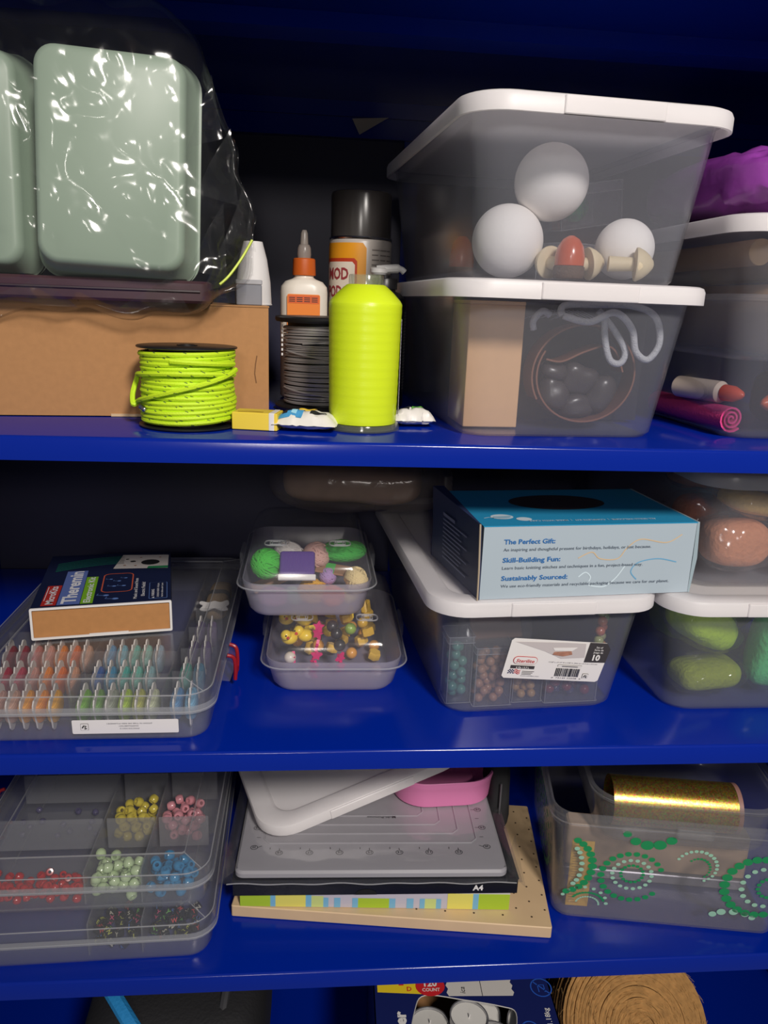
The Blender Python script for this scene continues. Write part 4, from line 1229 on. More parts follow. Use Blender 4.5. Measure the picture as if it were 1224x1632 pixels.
# ------------------------------------------------------------------ light blue knitting kit box
kb = thing('knitting_kit_box', 'light blue printed knitting kit carton resting across two white lids', 'box', (0.1355, 0.0325, Z2 + BH + 0.0006), R(6.0))
KW, KD, KH = 0.194, 0.120, 0.0635
M_LB = mat('kit_light_blue', (168, 182, 192), 0.45)
M_CY = mat('kit_cyan', (44, 150, 196), 0.4)
M_NV = mat('kit_navy', (44, 54, 88), 0.5)
MB().box(0.0012, KW - 0.0012, 0.0, KD, 0.0, KH).build('body', M_LB, kb, smooth=0)
MB().box(0.0006, KW - 0.0006, -0.0004, KD, KH, KH + 0.0007).build('top_panel', M_CY, kb, smooth=0)
b = MB(); b.loft([[(0.0, -0.001, 0), (0.0010, -0.001, 0), (0.0010, KD, 0), (-0.0090, KD, 0), (-0.0100, KD, 0)], [(-0.0010, -0.001, KH * 0.5), (0.0002, -0.001, KH * 0.5), (0.0002, KD, KH * 0.5), (-0.0090, KD, KH * 0.5), (-0.0100, KD, KH * 0.5)], [(-0.0022, 0.0, KH + 0.002), (-0.0012, 0.0, KH + 0.002), (-0.0012, KD, KH + 0.006), (-0.0110, KD, KH + 0.006), (-0.0120, KD, KH + 0.006)]]); b.build('side_flap', M_NV, kb, smooth=20)
b = MB(); b.tube([(-0.0008, -0.0012, 0.0), (-0.0012, -0.0012, KH * 0.4), (-0.0026, -0.0008, KH + 0.0025)], 0.0008, 6); b.build('raw_edge', mat('raw_board', (176, 160, 136), 0.85), kb)
b = MB(); b.loft([[(KW - 0.0010, 0.0, 0.0), (KW + 0.0002, -0.0008, 0.0), (KW + 0.0002, KD, 0), (KW - 0.0010, KD, 0)], [(KW - 0.0005, 0.0, KH * 0.5), (KW + 0.0030, -0.0010, KH * 0.5), (KW + 0.0030, KD, KH * 0.5), (KW - 0.0005, KD, KH * 0.5)], [(KW - 0.0010, 0.0, KH + 0.001), (KW + 0.0008, -0.0008, KH + 0.001), (KW + 0.0008, KD, KH + 0.001), (KW - 0.0010, KD, KH + 0.001)]]); b.build('side_flap', mat('kit_side', (150, 168, 176), 0.6), kb, smooth=20)
F = Face(kb, (0, 0, 0), (1, 0, 0), (0, 0, 1))
M_KB = mat('kit_blue_ink', (34, 104, 170), 0.5); M_KG = mat('kit_grey_ink', (92, 104, 118), 0.6)
for k, (hd, bd, y, w1, w2) in enumerate((('The Perfect Gift:', 'An inspiring and thoughtful present for birthdays, holidays, or just because.', 0.0485, 0.0450, 0.1330), ('Skill-Building Fun:', 'Learn basic knitting stitches and techniques in a fun, project-based way.', 0.0325, 0.0510, 0.1270), ('Sustainably Sourced:', 'We use eco-friendly materials and recyclable packaging because we care for our planet.', 0.0165, 0.0590, 0.1540))):
    F.text(hd, 0.0190, y, M_KB, w=w1, h=0.0040, bold=0.022)
    F.text(bd, 0.0190, y - 0.0062, M_KG, w=w2, h=0.0026, bold=0.004)
F.line([tuple(p)[:2] for p in catmull([(0.086, 0.0345, 0), (0.098, 0.0395, 0), (0.106, 0.0335, 0), (0.122, 0.0330, 0), (0.130, 0.0425, 0), (0.142, 0.0500, 0), (0.166, 0.0465, 0), (0.180, 0.0535, 0)], 7)], 0.0009, mat('kit_tan_line', (206, 178, 140), 0.6), 'yarn_print')
F.line([tuple(p)[:2] for p in catmull([(0.142, 0.0135, 0), (0.136, 0.0210, 0), (0.142, 0.0290, 0), (0.160, 0.0320, 0), (0.178, 0.0285, 0)], 7)], 0.0009, mat('kit_blue_line', (96, 160, 198), 0.6), 'yarn_print')
M_KW = mat('kit_white_line', (204, 220, 228), 0.6)
F.line([tuple(p)[:2] for p in catmull([(0.088, 0.0175, 0), (0.094, 0.0215, 0), (0.099, 0.0175, 0), (0.098, 0.0130, 0)], 7)], 0.0010, M_KW, 'yarn_print')
F.line([tuple(p)[:2] for p in catmull([(0.098, 0.0095, 0), (0.112, 0.0080, 0), (0.122, 0.0150, 0), (0.130, 0.0265, 0)], 7)], 0.0010, M_KW, 'yarn_print')
T = Face(kb, (KW, 0, KH + 0.0007), (-1, 0, 0), (0, -1, 0))
T.text('ALL SKILLS WELCOME  |  COMPLETE KIT  |  MADE WITH CARE', 0.034, -0.0130, M_KW, w=0.116, h=0.0036, bold=0.01)
T.poly(ell(KW - 0.0250, -0.0260, 0.0100, 0.0075), M_KW, 'ball_print')
T.poly(ell(KW - 0.0420, -0.0180, 0.0068, 0.0055), M_KW, 'ball_print')
T.polys([ell(KW - 0.0250, -0.0260, 0.0080 - 0.002 * k, 0.0058 - 0.0015 * k)[:12] for k in range(1)], mat('kit_ball_shade', (150, 186, 204), 0.6), 'ball_print', 2)
T.line([(KW - 0.0080, -0.0225), (KW - 0.0130, -0.0250), (KW - 0.0170, -0.0230)], 0.0010, M_KW, 'yarn_print')
T.poly(ell(0.10, -0.072, 0.046, 0.026, 40), mat('kit_photo_dark', (58, 52, 54), 0.5), 'photo_print')
S = Face(kb, (-0.0106, KD, 0), (0, -1, 0), (0, 0, 1))
b = MB()
def side_pt(yy, zz):
    k = (KD - yy) / KD
    return Vector((-0.0104 - 0.0016 * zz / KH + 0.0098 * k, yy, zz)) + Vector((-0.0012, 0, 0))
for j in range(11):
    zz = 0.050 - 0.0040 * j
    n_ = 2
    y0, y1 = 0.085, 0.085 - (0.030 if j == 0 else 0.05 + 0.01 * math.sin(j * 2))
    b.add([side_pt(y0, zz), side_pt(y1, zz), side_pt(y1, zz + (0.003 if j == 0 else 0.0014)), side_pt(y0, zz + (0.003 if j == 0 else 0.0014))], [(0, 1, 2, 3)])
b.build('fine_print', mat('kit_side_print', (112, 118, 146), 0.6), kb, smooth=0)

# ------------------------------------------------------------------ clear bag of brown craft paper above the lunch boxes
bg_ = thing('craft_bag', 'dim clear bag of brown paper pushed under the shelf above the lunch boxes', 'bag', (0.046, 0.285, Z2 + 0.1690), (0, 0, R(-6)))
MB().pillow((0, 0, 0), (0.098, 0.070, 0.0330), 0.7, 0.5, 56, 28, 0.006, 22, 5).build('film', clear('bag_film_brown', (190, 180, 175), 0.22, 0.16, 0.9, 1.4, bump=0.3, bump_scale=40), bg_, smooth=180)
MB().pillow((-0.004, 0, -0.001), (0.076, 0.056, 0.0240), 0.6, 0.45, 40, 20, 0.003, 30, 2).build('filling', mat('brown_filling', (150, 120, 100), 0.85, noise_scale=60, noise_amt=0.25), bg_, smooth=180)
b = MB(); b.slab(0.010, 0.11, 0.030, 0.004, 0.001, (0.098, 0, -0.015)); b.build('sealed_end', MATS['bag_film_brown'], bg_)
# ------------------------------------------------------------------ hinged flat organiser cases
M_REDP = mat('red_latch', (150, 22, 30), 0.35)
def flat_case(label, loc, rot, w, d, h, xs, ys, latches, group, name='organiser_case', hb=0.58, m=None, md=None):
    """xs, ys: divider positions from the front left corner; origin: front centre of the lid rim"""
    m = m or M_CASE
    t = thing(name, label, 'case', loc, rot, group)
    hz = h * hb
    tk = 0.0011
    def lp(wi, di, r, z, dy=0.0):
        return [(x, y + d / 2 + dy, z) for x, y in rrect(wi, di, r, 6)]
    MB().loft([lp(w - 0.022, d - 0.022, 0.016, 0.0006), lp(w - 0.015, d - 0.015, 0.018, 0.0016), lp(w - 0.0115, d - 0.0115, 0.020, 0.005), lp(w - 0.009, d - 0.009, 0.020, hz - 0.002), lp(w - 0.004, d - 0.004, 0.022, hz - 0.0015), lp(w - 0.004, d - 0.004, 0.022, hz),
                lp(w - 0.009 - 2 * tk, d - 0.009 - 2 * tk, 0.019, hz), lp(w - 0.0115 - 2 * tk, d - 0.0115 - 2 * tk, 0.018, 0.005), lp(w - 0.017, d - 0.017, 0.017, 0.002)]).build('tray', M_CASEB, t)
    ld = MB().loft([lp(w - 0.0022, d - 0.0022, 0.022, hz + 0.0004), lp(w, d, 0.023, hz + 0.0006), lp(w, d, 0.023, hz + 0.004), lp(w - 0.003, d - 0.003, 0.022, hz + 0.005), lp(w - 0.004, d - 0.004, 0.022, h - 0.005), lp(w - 0.008, d - 0.008, 0.021, h - 0.003), lp(w - 0.044, d - 0.044, 0.004, h - 0.0012), lp(w - 0.050, d - 0.050, 0.003, h - 0.0004), lp(w - 0.052, d - 0.052, 0.003, h),
                     lp(w - 0.054, d - 0.054, 0.003, h - 0.0012), lp(w - 0.046, d - 0.046, 0.003, h - 0.0022), lp(w - 0.010, d - 0.010, 0.020, h - 0.0042), lp(w - 0.0062, d - 0.0062, 0.021, h - 0.0056), lp(w - 0.0044, d - 0.0044, 0.021, hz + 0.0004), lp(w - 0.0022, d - 0.0022, 0.022, hz + 0.0004)], False, False).build('lid', m, t)
    b = MB()
    lo, li = rrect(w - 0.052, d - 0.052, 0.003, 6), rrect(w - 0.0535, d - 0.0535, 0.003, 6)
    b.loft([[(x, y + d / 2, z) for x, y in q] for q, z in ((lo, h - 0.0010), (lo, h + 0.0003), (li, h + 0.0003), (li, h - 0.0010))], False, False)
    b.build('lid_ridge', M_EDGE, ld)
    b = MB()
    for q_ in (hz + 0.0022, h - 0.0040):
        ww_ = 0.0004 if q_ < h - 0.005 else -0.0060
        b.tube([(x, y + d / 2, q_) for x, y in rrect(w + ww_, d + ww_, 0.0225, 6)], 0.0006, 5, closed=True)
    b.build('rim_bead', M_EDGE, ld)
    b = MB()
    for (ca, cb_) in ((-1, -1), (1, -1), (-1, 1), (1, 1)):
        b.tube([(ca * (w / 2 - 0.0265), d / 2 + cb_ * (d / 2 - 0.0265), h), (ca * (w / 2 - 0.009), d / 2 + cb_ * (d / 2 - 0.009), h - 0.0032)], 0.0005, 5)
    b.build('corner_ridge', M_EDGE, ld)
    oo_, ii_ = rrect(w + 0.0010, d + 0.0010, 0.0235, 6), rrect(w + 0.0002, d + 0.0002, 0.0232, 6)
    b = MB(); b.loft([[(x, y + d / 2, z) for x, y in q] for q, z in ((oo_, hz + 0.0004), (oo_, hz + 0.0072), (ii_, hz + 0.0072), (ii_, hz + 0.0004), (oo_, hz + 0.0004))], False, False); b.build('rim_band', M_DIV, ld)
    MB().add([(x, y + d / 2, h - 0.0008) for x, y in li], [tuple(range(len(li)))]).build('lid_window', m, ld, smooth=0)
    x0, y0 = -w / 2, 0.0
    zt = h - 0.0062
    for x in xs:
        b = MB(); b.box(x0 + x - 0.0006, x0 + x + 0.0006, y0 + 0.0115, y0 + d - 0.0115, 0.0042, zt); b.build('divider', md or M_DIV, t, smooth=0)
    for (y, xa, xb) in ys:
        b = MB(); b.box(x0 + xa + 0.0008, x0 + xb - 0.0008, y0 + y - 0.0006, y0 + y + 0.0006, 0.0042, zt); b.build('divider', md or M_DIV, t, smooth=0)
    for (sx, y) in latches:
        X = sx * (w / 2)
        b = MB(); b.loft([[(X - sx * 0.003, y + q * 0.045 - 0.0225, z) for q, z in ((0, hz - 0.010), (0.12, hz + 0.008), (0.88, hz + 0.008), (1, hz - 0.010))], [(X + sx * 0.005, y + q * 0.045 - 0.0225, z) for q, z in ((0.04, hz - 0.012), (0.14, hz + 0.006), (0.86, hz + 0.006), (0.96, hz - 0.012))], [(X + sx * 0.008, y + q * 0.045 - 0.0225, z) for q, z in ((0.10, hz - 0.004), (0.18, hz + 0.002), (0.82, hz + 0.002), (0.90, hz - 0.004))]]); b.build('latch_wing', m, t, smooth=20)
    for (sx, y) in latches:
        X = sx * (w / 2)
        b = MB(); b.tube(catmull([(X + sx * 0.002, y + 0.012, hz + 0.010), (X + sx * 0.008, y + 0.011, hz + 0.007), (X + sx * 0.0095, y + 0.010, hz - 0.004), (X + sx * 0.0090, y + 0.009, hz - 0.016)], 5), 0.0018, 8)
        b.tube(catmull([(X + sx * 0.002, y - 0.012, hz + 0.010), (X + sx * 0.008, y - 0.011, hz + 0.007), (X + sx * 0.0095, y - 0.010, hz - 0.004), (X + sx * 0.0090, y - 0.009, hz - 0.016)], 5), 0.0018, 8)
        b.tube([(X + sx * 0.0092, y - 0.0095, hz - 0.012), (X + sx * 0.0092, y + 0.0095, hz - 0.012)], 0.0018, 8)
        b.build('latch', M_REDP, t)
    b = MB(); b.tube([(-w * 0.4, d + 0.0012, hz + 0.001), (w * 0.4, d + 0.0012, hz + 0.001)], 0.0022, 8); b.build('hinge', m, t)
    return t

FW, FD, FH = 0.222, 0.352, 0.047
FC = flat_case('clear flat case of wound embroidery floss with a white strip label', (-0.1930, 0.012, Z2), R(0.5), FW, FD, FH, [0.105, 0.179], [(0.046, 0.013, 0.179), (0.050, 0.180, 0.209), (0.090, 0.013, 0.179), (0.096, 0.180, 0.209), (0.134, 0.013, 0.179), (0.144, 0.180, 0.209), (0.192, 0.180, 0.209)], [(1, 0.100)], 'clear organiser cases', md=M_CASE)
F = Face(FC, (FW / 2 - 0.024, 0.0078, 0.0042), (-1, 0, 0.0), (0, 0.12, -1), 0.0006)
F.o = Vector((FW / 2 - 0.026, 0.0060, 0.0198)); F.lift = -0.0006
F = Face(FC, (-FW / 2 + 0.108, 0.0053, 0.0085), (1, 0, 0), (0, -0.06, 1), 0.0008)
F.rect(0.0, 0.0850, 0.0, 0.0130, mat('strip_label', (228, 224, 224), 0.4), 'paper_label', 1, r=0.0012)
M_SG = mat('strip_ink', (120, 118, 120), 0.6)
F.text('STOW N TAB DE RED P/LANDE1', 0.0640, 0.0104, M_SG, w=0.0360, h=0.0011, rot=180)
F.text('0240966887601', 0.0530, 0.0080, M_SG, w=0.0155, h=0.0011, rot=180)
F.text('PMC2315012', 0.0535, 0.0056, M_SG, w=0.0155, h=0.0011, rot=180)
F.rect(0.0068, 0.0132, 0.0036, 0.0100, M_SG, 'print', 1.5, r=0.0006)
F.rect(0.0071, 0.0129, 0.0039, 0.0097, MATS['strip_label'], 'print', 1.8, r=0.0005)
F.line([(0.0082, 0.0060), (0.0095, 0.0082), (0.0115, 0.0078), (0.0102, 0.0066), (0.0118, 0.0056), (0.0100, 0.0052)], 0.0011, M_INK, 'print', 2.2)

# floss bobbins: white card with notched ends, wound with thread
M_BOB = mat('bobbin_card', (224, 220, 216), 0.5)
def bobbin_card_mesh():
    o = []
    for s in (1, -1):
        pts = [(-0.0125, 0.0050), (-0.0130, 0.0090), (-0.0115, 0.0125), (-0.0085, 0.0145), (-0.0055, 0.0140), (-0.0030, 0.0128), (0.0, 0.0165), (0.0030, 0.0128), (0.0055, 0.0140), (0.0085, 0.0145), (0.0115, 0.0125), (0.0130, 0.0090), (0.0125, 0.0050)]
        if s < 0:
            pts = [(-x, -z) for x, z in pts]
        o += pts
    b = MB()
    b.loft([[(xx, y, z) for y, z in o] for xx in (-0.0005, 0.0005)])
    ob = b.build('card', M_BOB, None, smooth=30)
    me = ob.data
    bpy.data.objects.remove(ob)
    return me
CARD = bobbin_card_mesh()
def floss_mesh():
    b = MB()
    b.pillow((0, 0, 0), (0.0046, 0.0118, 0.0088), 0.6, 0.65, 22, 14)
    ob = b.build('floss', M_BOB, None, smooth=180)
    me = ob.data
    bpy.data.objects.remove(ob)
    return me
FL0 = floss_mesh()
FLM = {}
def bobbin(x, y, col, cname, lean, where):
    key = col
    if key not in FLM:
        me = FL0.copy()
        me.materials.clear()
        me.materials.append(ringed('floss_%d_%d_%d' % col, col, 260, 0.55, 0.5, 'Z', 0.3))
        FLM[key] = me
    p = mtx(FC) @ Vector((-FW / 2 + x, y, 0.0225))
    t = thing('floss_bobbin', 'card of %s embroidery floss %s' % (cname, where), 'floss', p, (R(18), 0, R(0.5 + lean)), 'floss bobbins in the clear case')
    t.scale = (1.15, 1.12, 1.12)
    for nm, me in (('card', CARD), ('floss', FLM[key])):
        o = bpy.data.objects.new(nm, me)
        COL.objects.link(o)
        o.parent = t
row1 = [((172, 60, 92), 'plum'), ((206, 52, 84), 'crimson'), ((196, 150, 136), 'dusty pink'), ((204, 160, 140), 'beige'), ((236, 160, 40), 'golden orange'), ((238, 150, 48), 'orange'), ((236, 170, 36), 'amber'), None,
        ((116, 178, 52), 'grass green'), ((110, 160, 70), 'moss green'), ((150, 158, 142), 'sage'), ((172, 206, 60), 'lime'), ((180, 184, 90), 'olive'), ((196, 204, 170), 'pale green')]
row2 = [((160, 40, 66), 'wine'), ((178, 44, 72), 'raspberry'), ((190, 80, 100), 'rose'), ((206, 150, 140), 'blush'), ((240, 140, 50), 'bright orange'), ((232, 120, 60), 'coral'), ((220, 160, 130), 'apricot'), None,
        ((54, 98, 168), 'royal blue'), ((72, 150, 190), 'sky blue'), ((84, 180, 170), 'turquoise'), ((120, 196, 180), 'aqua'), ((150, 190, 196), 'pale teal')]
row3 = [((140, 34, 50), 'dark red'), ((156, 40, 58), 'ruby'), ((200, 120, 120), 'old rose'), ((222, 160, 150), 'shell pink'), ((236, 136, 60), 'tangerine'), ((230, 120, 80), 'salmon'), ((214, 170, 150), 'sand'), None,
        ((96, 160, 200), 'cornflower'), ((120, 190, 210), 'ice blue'), ((110, 190, 180), 'sea green'), ((140, 200, 190), 'seafoam'), ((150, 180, 200), 'steel blue')]
for y, row, wh in ((0.0255, row1, 'in the row behind the strip label'), (0.0680, row2, 'in the middle row of the case'), (0.1120, row3, 'in the row beside the dark electronics carton')):
    x = 0.0215
    for k, e in enumerate(row):
        if e is None:
            x = 0.1125
            continue
        bobbin(x, y, e[0], e[1], 3 * math.sin(k * 2.3), wh)
        x += 0.0112 if y < 0.05 or x > 0.1 else 0.0116
for y, cols in ((0.0275, (((84, 140, 190), 'denim blue'), ((110, 170, 206), 'powder blue'))), (0.0730, (((92, 176, 160), 'jade'), ((86, 140, 170), 'slate teal'))), (0.1200, (((88, 70, 120), 'violet'), ((110, 92, 140), 'lavender'))), (0.1680, (((96, 80, 130), 'deep purple'), ((126, 108, 150), 'lilac')))):
    for k, (c, nme) in enumerate(cols):
        bobbin(0.1885 + 0.0118 * k, y, c, nme, 4 * (k - 0.5), 'in the narrow column by the red latch')
bone = thing('bone_charm', 'white bone shaped card lying in the back of the floss case', 'charm', mtx(FC) @ Vector((FW / 2 - 0.026, 0.223, 0.0315)), (R(20), 0, R(4)))
pts = [tuple(p)[:2] for p in catmull([(-0.014, 0.006, 0), (-0.006, 0.004, 0), (0.0, 0.006, 0), (0.007, 0.004, 0), (0.014, 0.007, 0), (0.016, 0.001, 0), (0.013, -0.003, 0), (0.015, -0.008, 0), (0.008, -0.009, 0), (0.0, -0.005, 0), (-0.008, -0.009, 0), (-0.015, -0.007, 0), (-0.012, -0.001, 0), (-0.016, 0.003, 0)], 4, True)]
MB().loft([[(x, y, z) for x, y in pts] for z in (0, 0.0012)]).build('card', M_PAPER, bone, smooth=30)
tanp = thing('tan_skein', 'tan thread skein in the last cell of the floss case', 'floss', mtx(FC) @ Vector((FW / 2 - 0.027, 0.272, 0.018)), R(0))
MB().pillow((0, 0, 0), (0.0125, 0.044, 0.011), 0.6, 0.5, 30, 16, 0.001, 60, 4).build('thread', ringed('tan_thread', (170, 140, 96), 240, 0.7, 0.6, 'X', 0.35), tanp, smooth=180)
b = MB(); b.loft([[(x * 1.02, y - 0.002, z * 1.04) for x, z in rrect(0.0256, 0.0226, 0.008, 4)] for y in (-0.006, 0.006)], False, False); b.build('band', M_INK, tanp)

# ------------------------------------------------------------------ electronics kit carton on the floss case
tk = thing('electronics_kit_box', 'dark navy theremin electronic kit carton with open kraft end on the floss case', 'box', (-0.2580, 0.1120, Z2 + FH + 0.0008), (0, 0, R(10.5)))
TW, TD, TH = 0.124, 0.150, 0.0305
M_TN = mat('kit_dark_navy', (26, 34, 66), 0.4)
MB().box(0.0012, TW - 0.0012, 0.0016, TD, 0.0010, TH - 0.0010).build('inner_tray', mat('kraft_end', (178, 126, 76), 0.85, noise_scale=160, noise_amt=0.12), tk, smooth=0)
b = MB()
ou, inn = [(x + TW / 2, z + TH / 2) for x, z in rrect(TW, TH, 0.0012, 2)], [(x + TW / 2, z + TH / 2) for x, z in rrect(TW - 0.0022, TH - 0.0022, 0.0006, 2)]
b.loft([[(x, 0.0, z) for x, z in inn], [(x, 0.0, z) for x, z in ou], [(x, TD, z) for x, z in ou]], False, True)
b.build('sleeve', M_TN, tk, smooth=30)
b = MB()
ou2 = [(x + TW / 2, z + TH / 2) for x, z in rrect(TW + 0.0006, TH + 0.0006, 0.0014, 2)]
in2 = [(x + TW / 2, z + TH / 2) for x, z in rrect(TW - 0.0034, TH - 0.0034, 0.0006, 2)]
b.loft([[(x, -0.0008, z) for x, z in in2], [(x, -0.0008, z) for x, z in ou2], [(x, 0.0006, z) for x, z in ou2], [(x, 0.0006, z) for x, z in in2], [(x, -0.0008, z) for x, z in in2]], False, False)
b.build('cut_edge', M_PAPER, tk, smooth=30)
b = MB(); b.box(TW * 0.40, TW * 0.68, -0.0009, 0.0004, 0.0012, 0.0026); b.build('tuck_tab', M_PAPER, tk, smooth=0)
T = Face(tk, (0, 0, TH + 0.0002), (1, 0, 0), (0, 1, 0))
M_TR, M_TB, M_TG = mat('kit_red', (178, 44, 40), 0.5), mat('kit_periwinkle', (92, 112, 176), 0.5), mat('kit_green', (122, 178, 40), 0.5)
M_TW = mat('kit_white', (226, 226, 230), 0.5)
T.rect(0.0085, 0.0215, 0.004, 0.056, M_TR); T.text('MicroKits', 0.0185, 0.007, M_TW, w=0.046, h=0.0066, bold=0.02, rot=90)
T.line([(0.0100, 0.016), (0.0100, 0.052)], 0.0006, M_TW, 'print', 2)
T.rect(0.0222, 0.0420, 0.004, 0.096, M_TB); T.text('Theremin', 0.0378, 0.006, M_TW, w=0.088, h=0.0122, bold=0.03, rot=90)
T.rect(0.0425, 0.0535, 0.004, 0.076, M_TG); T.text('Electronic Kit', 0.0508, 0.006, M_TW, w=0.068, h=0.0058, bold=0.02, rot=90)
M_TO = mat('kit_orange_line', (200, 92, 66), 0.5)
fr = rrect(0.028, 0.052, 0.006, 4, 0.0730, 0.056)
T.line(fr + [fr[0]], 0.0012, M_TO)
M_TL = mat('kit_note_blue', (104, 136, 200), 0.5)
def note(x, y, s, rot=0.3):
    T.poly(ell(x, y, 0.0024 * s, 0.0017 * s, 12), M_TL, 'note_print')
    T.line([(x - 0.0010 * s, y), (x - 0.0010 * s - 0.006 * s, y + 0.001 * s), (x - 0.006 * s, y + 0.004 * s)], 0.0006 * s, M_TL, 'note_print')
for (x, y, s) in ((0.0640, 0.022, 1.2), (0.0730, 0.012, 1.3), (0.0700, 0.046, 0.9), (0.0790, 0.046, 0.9), (0.0740, 0.060, 0.8), (0.0800, 0.068, 0.7), (0.0660, 0.066, 0.7)):
    note(x, y, s)
T.text('Music and Sound from', 0.0925, 0.008, M_TW, w=0.056, h=0.0032, bold=0.01, rot=90)
T.text('Electric Fields!', 0.0995, 0.014, M_TW, w=0.038, h=0.0032, bold=0.01, rot=90)
T.rect(0.1035, 0.1205, 0.006, 0.050, M_TL, 'print', 1, r=0.0015); T.rect(0.1040, 0.1200, 0.0065, 0.0495, M_TN, 'print', 1.5, r=0.0012)
T.text('WARNING', 0.1085, 0.012, M_TW, w=0.018, h=0.0026, bold=0.015, rot=90)
T.text('CHOKING HAZARD - Small parts.', 0.1128, 0.009, M_TW, w=0.038, h=0.0020, bold=0.006, rot=90)
T.text('Not for children under 3 years.', 0.1165, 0.009, M_TW, w=0.038, h=0.0018, bold=0.006, rot=90)
T.polys([[(0.1060, 0.0082), (0.1085, 0.0100), (0.1085, 0.0066)]], M_TW, 'print', 2)
M_ARC = mat('kit_teal_arc', (30, 118, 98), 0.5)
for k in range(6):
    T.line([(0.010 + 0.066 * j / 12, 0.098 + 0.0045 * k + 0.016 * math.sin(math.pi * 0.55 * j / 12)) for j in range(13)], 0.0014, M_ARC, 'wave_print')
T.poly([(0.066, 0.098), (0.121, 0.092), (0.122, 0.136), (0.074, 0.142)], mat('kit_board_white', (206, 200, 196), 0.5), 'board_print')
T.poly([(0.100, 0.0935), (0.121, 0.092), (0.1213, 0.099), (0.101, 0.100)], mat('kit_board_green', (40, 130, 84), 0.5), 'board_print', 2)
T.poly(ell(0.1030, 0.1130, 0.0095, 0.0085), M_INK, 'board_print', 2)
for (x, y, r_) in ((0.0850, 0.1180, 0.0030), (0.0790, 0.1260, 0.0018), (0.0770, 0.1060, 0.0014), (0.0880, 0.1040, 0.0014), (0.0930, 0.1300, 0.0014), (0.1130, 0.1280, 0.0014)):
    T.poly(ell(x, y, r_, r_ * 0.8, 10), M_INK if r_ > 0.0016 else mat('kit_copper', (150, 92, 58), 0.5), 'board_print', 2)

# ------------------------------------------------------------------ domed lunch boxes
def lunch_box(label, loc, rot, w=0.134, d=0.200, hb=0.034, hl=0.030):
    t = thing('lunch_box', label, 'container', loc, rot, 'domed clear lunch boxes')
    tk_ = 0.0010
    def lp(wi, di, r, z):
        return [(x, y + d / 2, z) for x, y in rrect(wi, di, r, 7)]
    MB().loft([lp(w - 0.036, d - 0.036, 0.016, 0.0006), lp(w - 0.028, d - 0.028, 0.018, 0.0014), lp(w - 0.021, d - 0.021, 0.020, 0.006), lp(w - 0.010, d - 0.010, 0.020, hb - 0.004), lp(w - 0.009, d - 0.009, 0.020, hb), lp(w - 0.009 - 2 * tk_, d - 0.009 - 2 * tk_, 0.019, hb), lp(w - 0.021 - 2 * tk_, d - 0.021 - 2 * tk_, 0.019, 0.006), lp(w - 0.028, d - 0.028, 0.017, 0.0026)]).build('base', M_LUNCHB, t)
    L = [lp(w - 0.006, d - 0.006, 0.021, hb - 0.006), lp(w - 0.001, d - 0.001, 0.022, hb - 0.006), lp(w, d, 0.023, hb - 0.004), lp(w - 0.002, d - 0.002, 0.022, hb + 0.001), lp(w - 0.006, d - 0.006, 0.021, hb + 0.002), lp(w - 0.011, d - 0.011, 0.020, hb + hl * 0.45), lp(w - 0.020, d - 0.022, 0.019, hb + hl * 0.78), lp(w - 0.032, d - 0.040, 0.017, hb + hl * 0.95), lp(w - 0.044, d - 0.056, 0.014, hb + hl)]
    inn = [lp(w - 0.046, d - 0.058, 0.013, hb + hl - 0.001), lp(w - 0.034, d - 0.042, 0.016, hb + hl * 0.95 - 0.0010), lp(w - 0.022, d - 0.024, 0.018, hb + hl * 0.78 - 0.0008), lp(w - 0.013, d - 0.013, 0.019, hb + hl * 0.45), lp(w - 0.0075, d - 0.0075, 0.020, hb + 0.001), lp(w - 0.006, d - 0.006, 0.021, hb - 0.006)]
    ld = MB().loft(L + inn[:0] , False, True).build('lid', M_LUNCH, t, smooth=40)
    b = MB(); b.tube([(x, y + d / 2, hb - 0.0040) for x, y in rrect(w + 0.0006, d + 0.0006, 0.0232, 7)], 0.0008, 5, closed=True); b.build('rim_bead', M_EDGE, ld)
    for sx in (-1, 1):
        b = MB()
        cx, cy, z = sx * 0.031, 0.040, hb + hl
        for (a, q, r_) in ((0.0200, 0.0150, 0.005), (0.0100, 0.0090, 0.001)):
            pth = [(cx + x, cy + y, z + 0.0004) for x, y in rrect(a, q, r_, 4)]
            b.tube(pth, 0.0007, 6, closed=True)
        for k in (-1, 1):
            b.tube([(cx + k * 0.0030, cy - 0.0044, z + 0.0004), (cx + k * 0.0030, cy + 0.0044, z + 0.0004)], 0.0006, 6)
        b.build('clip_emblem', M_EDGE, ld)
    for sx in (-1, 1):
        b = MB(); b.slab(0.004, 0.040, 0.014, 0.0015, 0.0008, (sx * (w / 2 + 0.0022), d * 0.55, hb - 0.012)); b.build('clip', M_LUNCH, t)
    return t
LB1 = lunch_box('clear lunch box of yellow and pink beads standing on the shelf', (0.0185, 0.0865, Z2), R(-0.5), w=0.137)
LB2 = lunch_box('clear lunch box of yarn balls stacked on the bead lunch box', (-0.0075, 0.1130, Z2 + 0.0650), R(0.5), w=0.132, hb=0.036, hl=0.029)

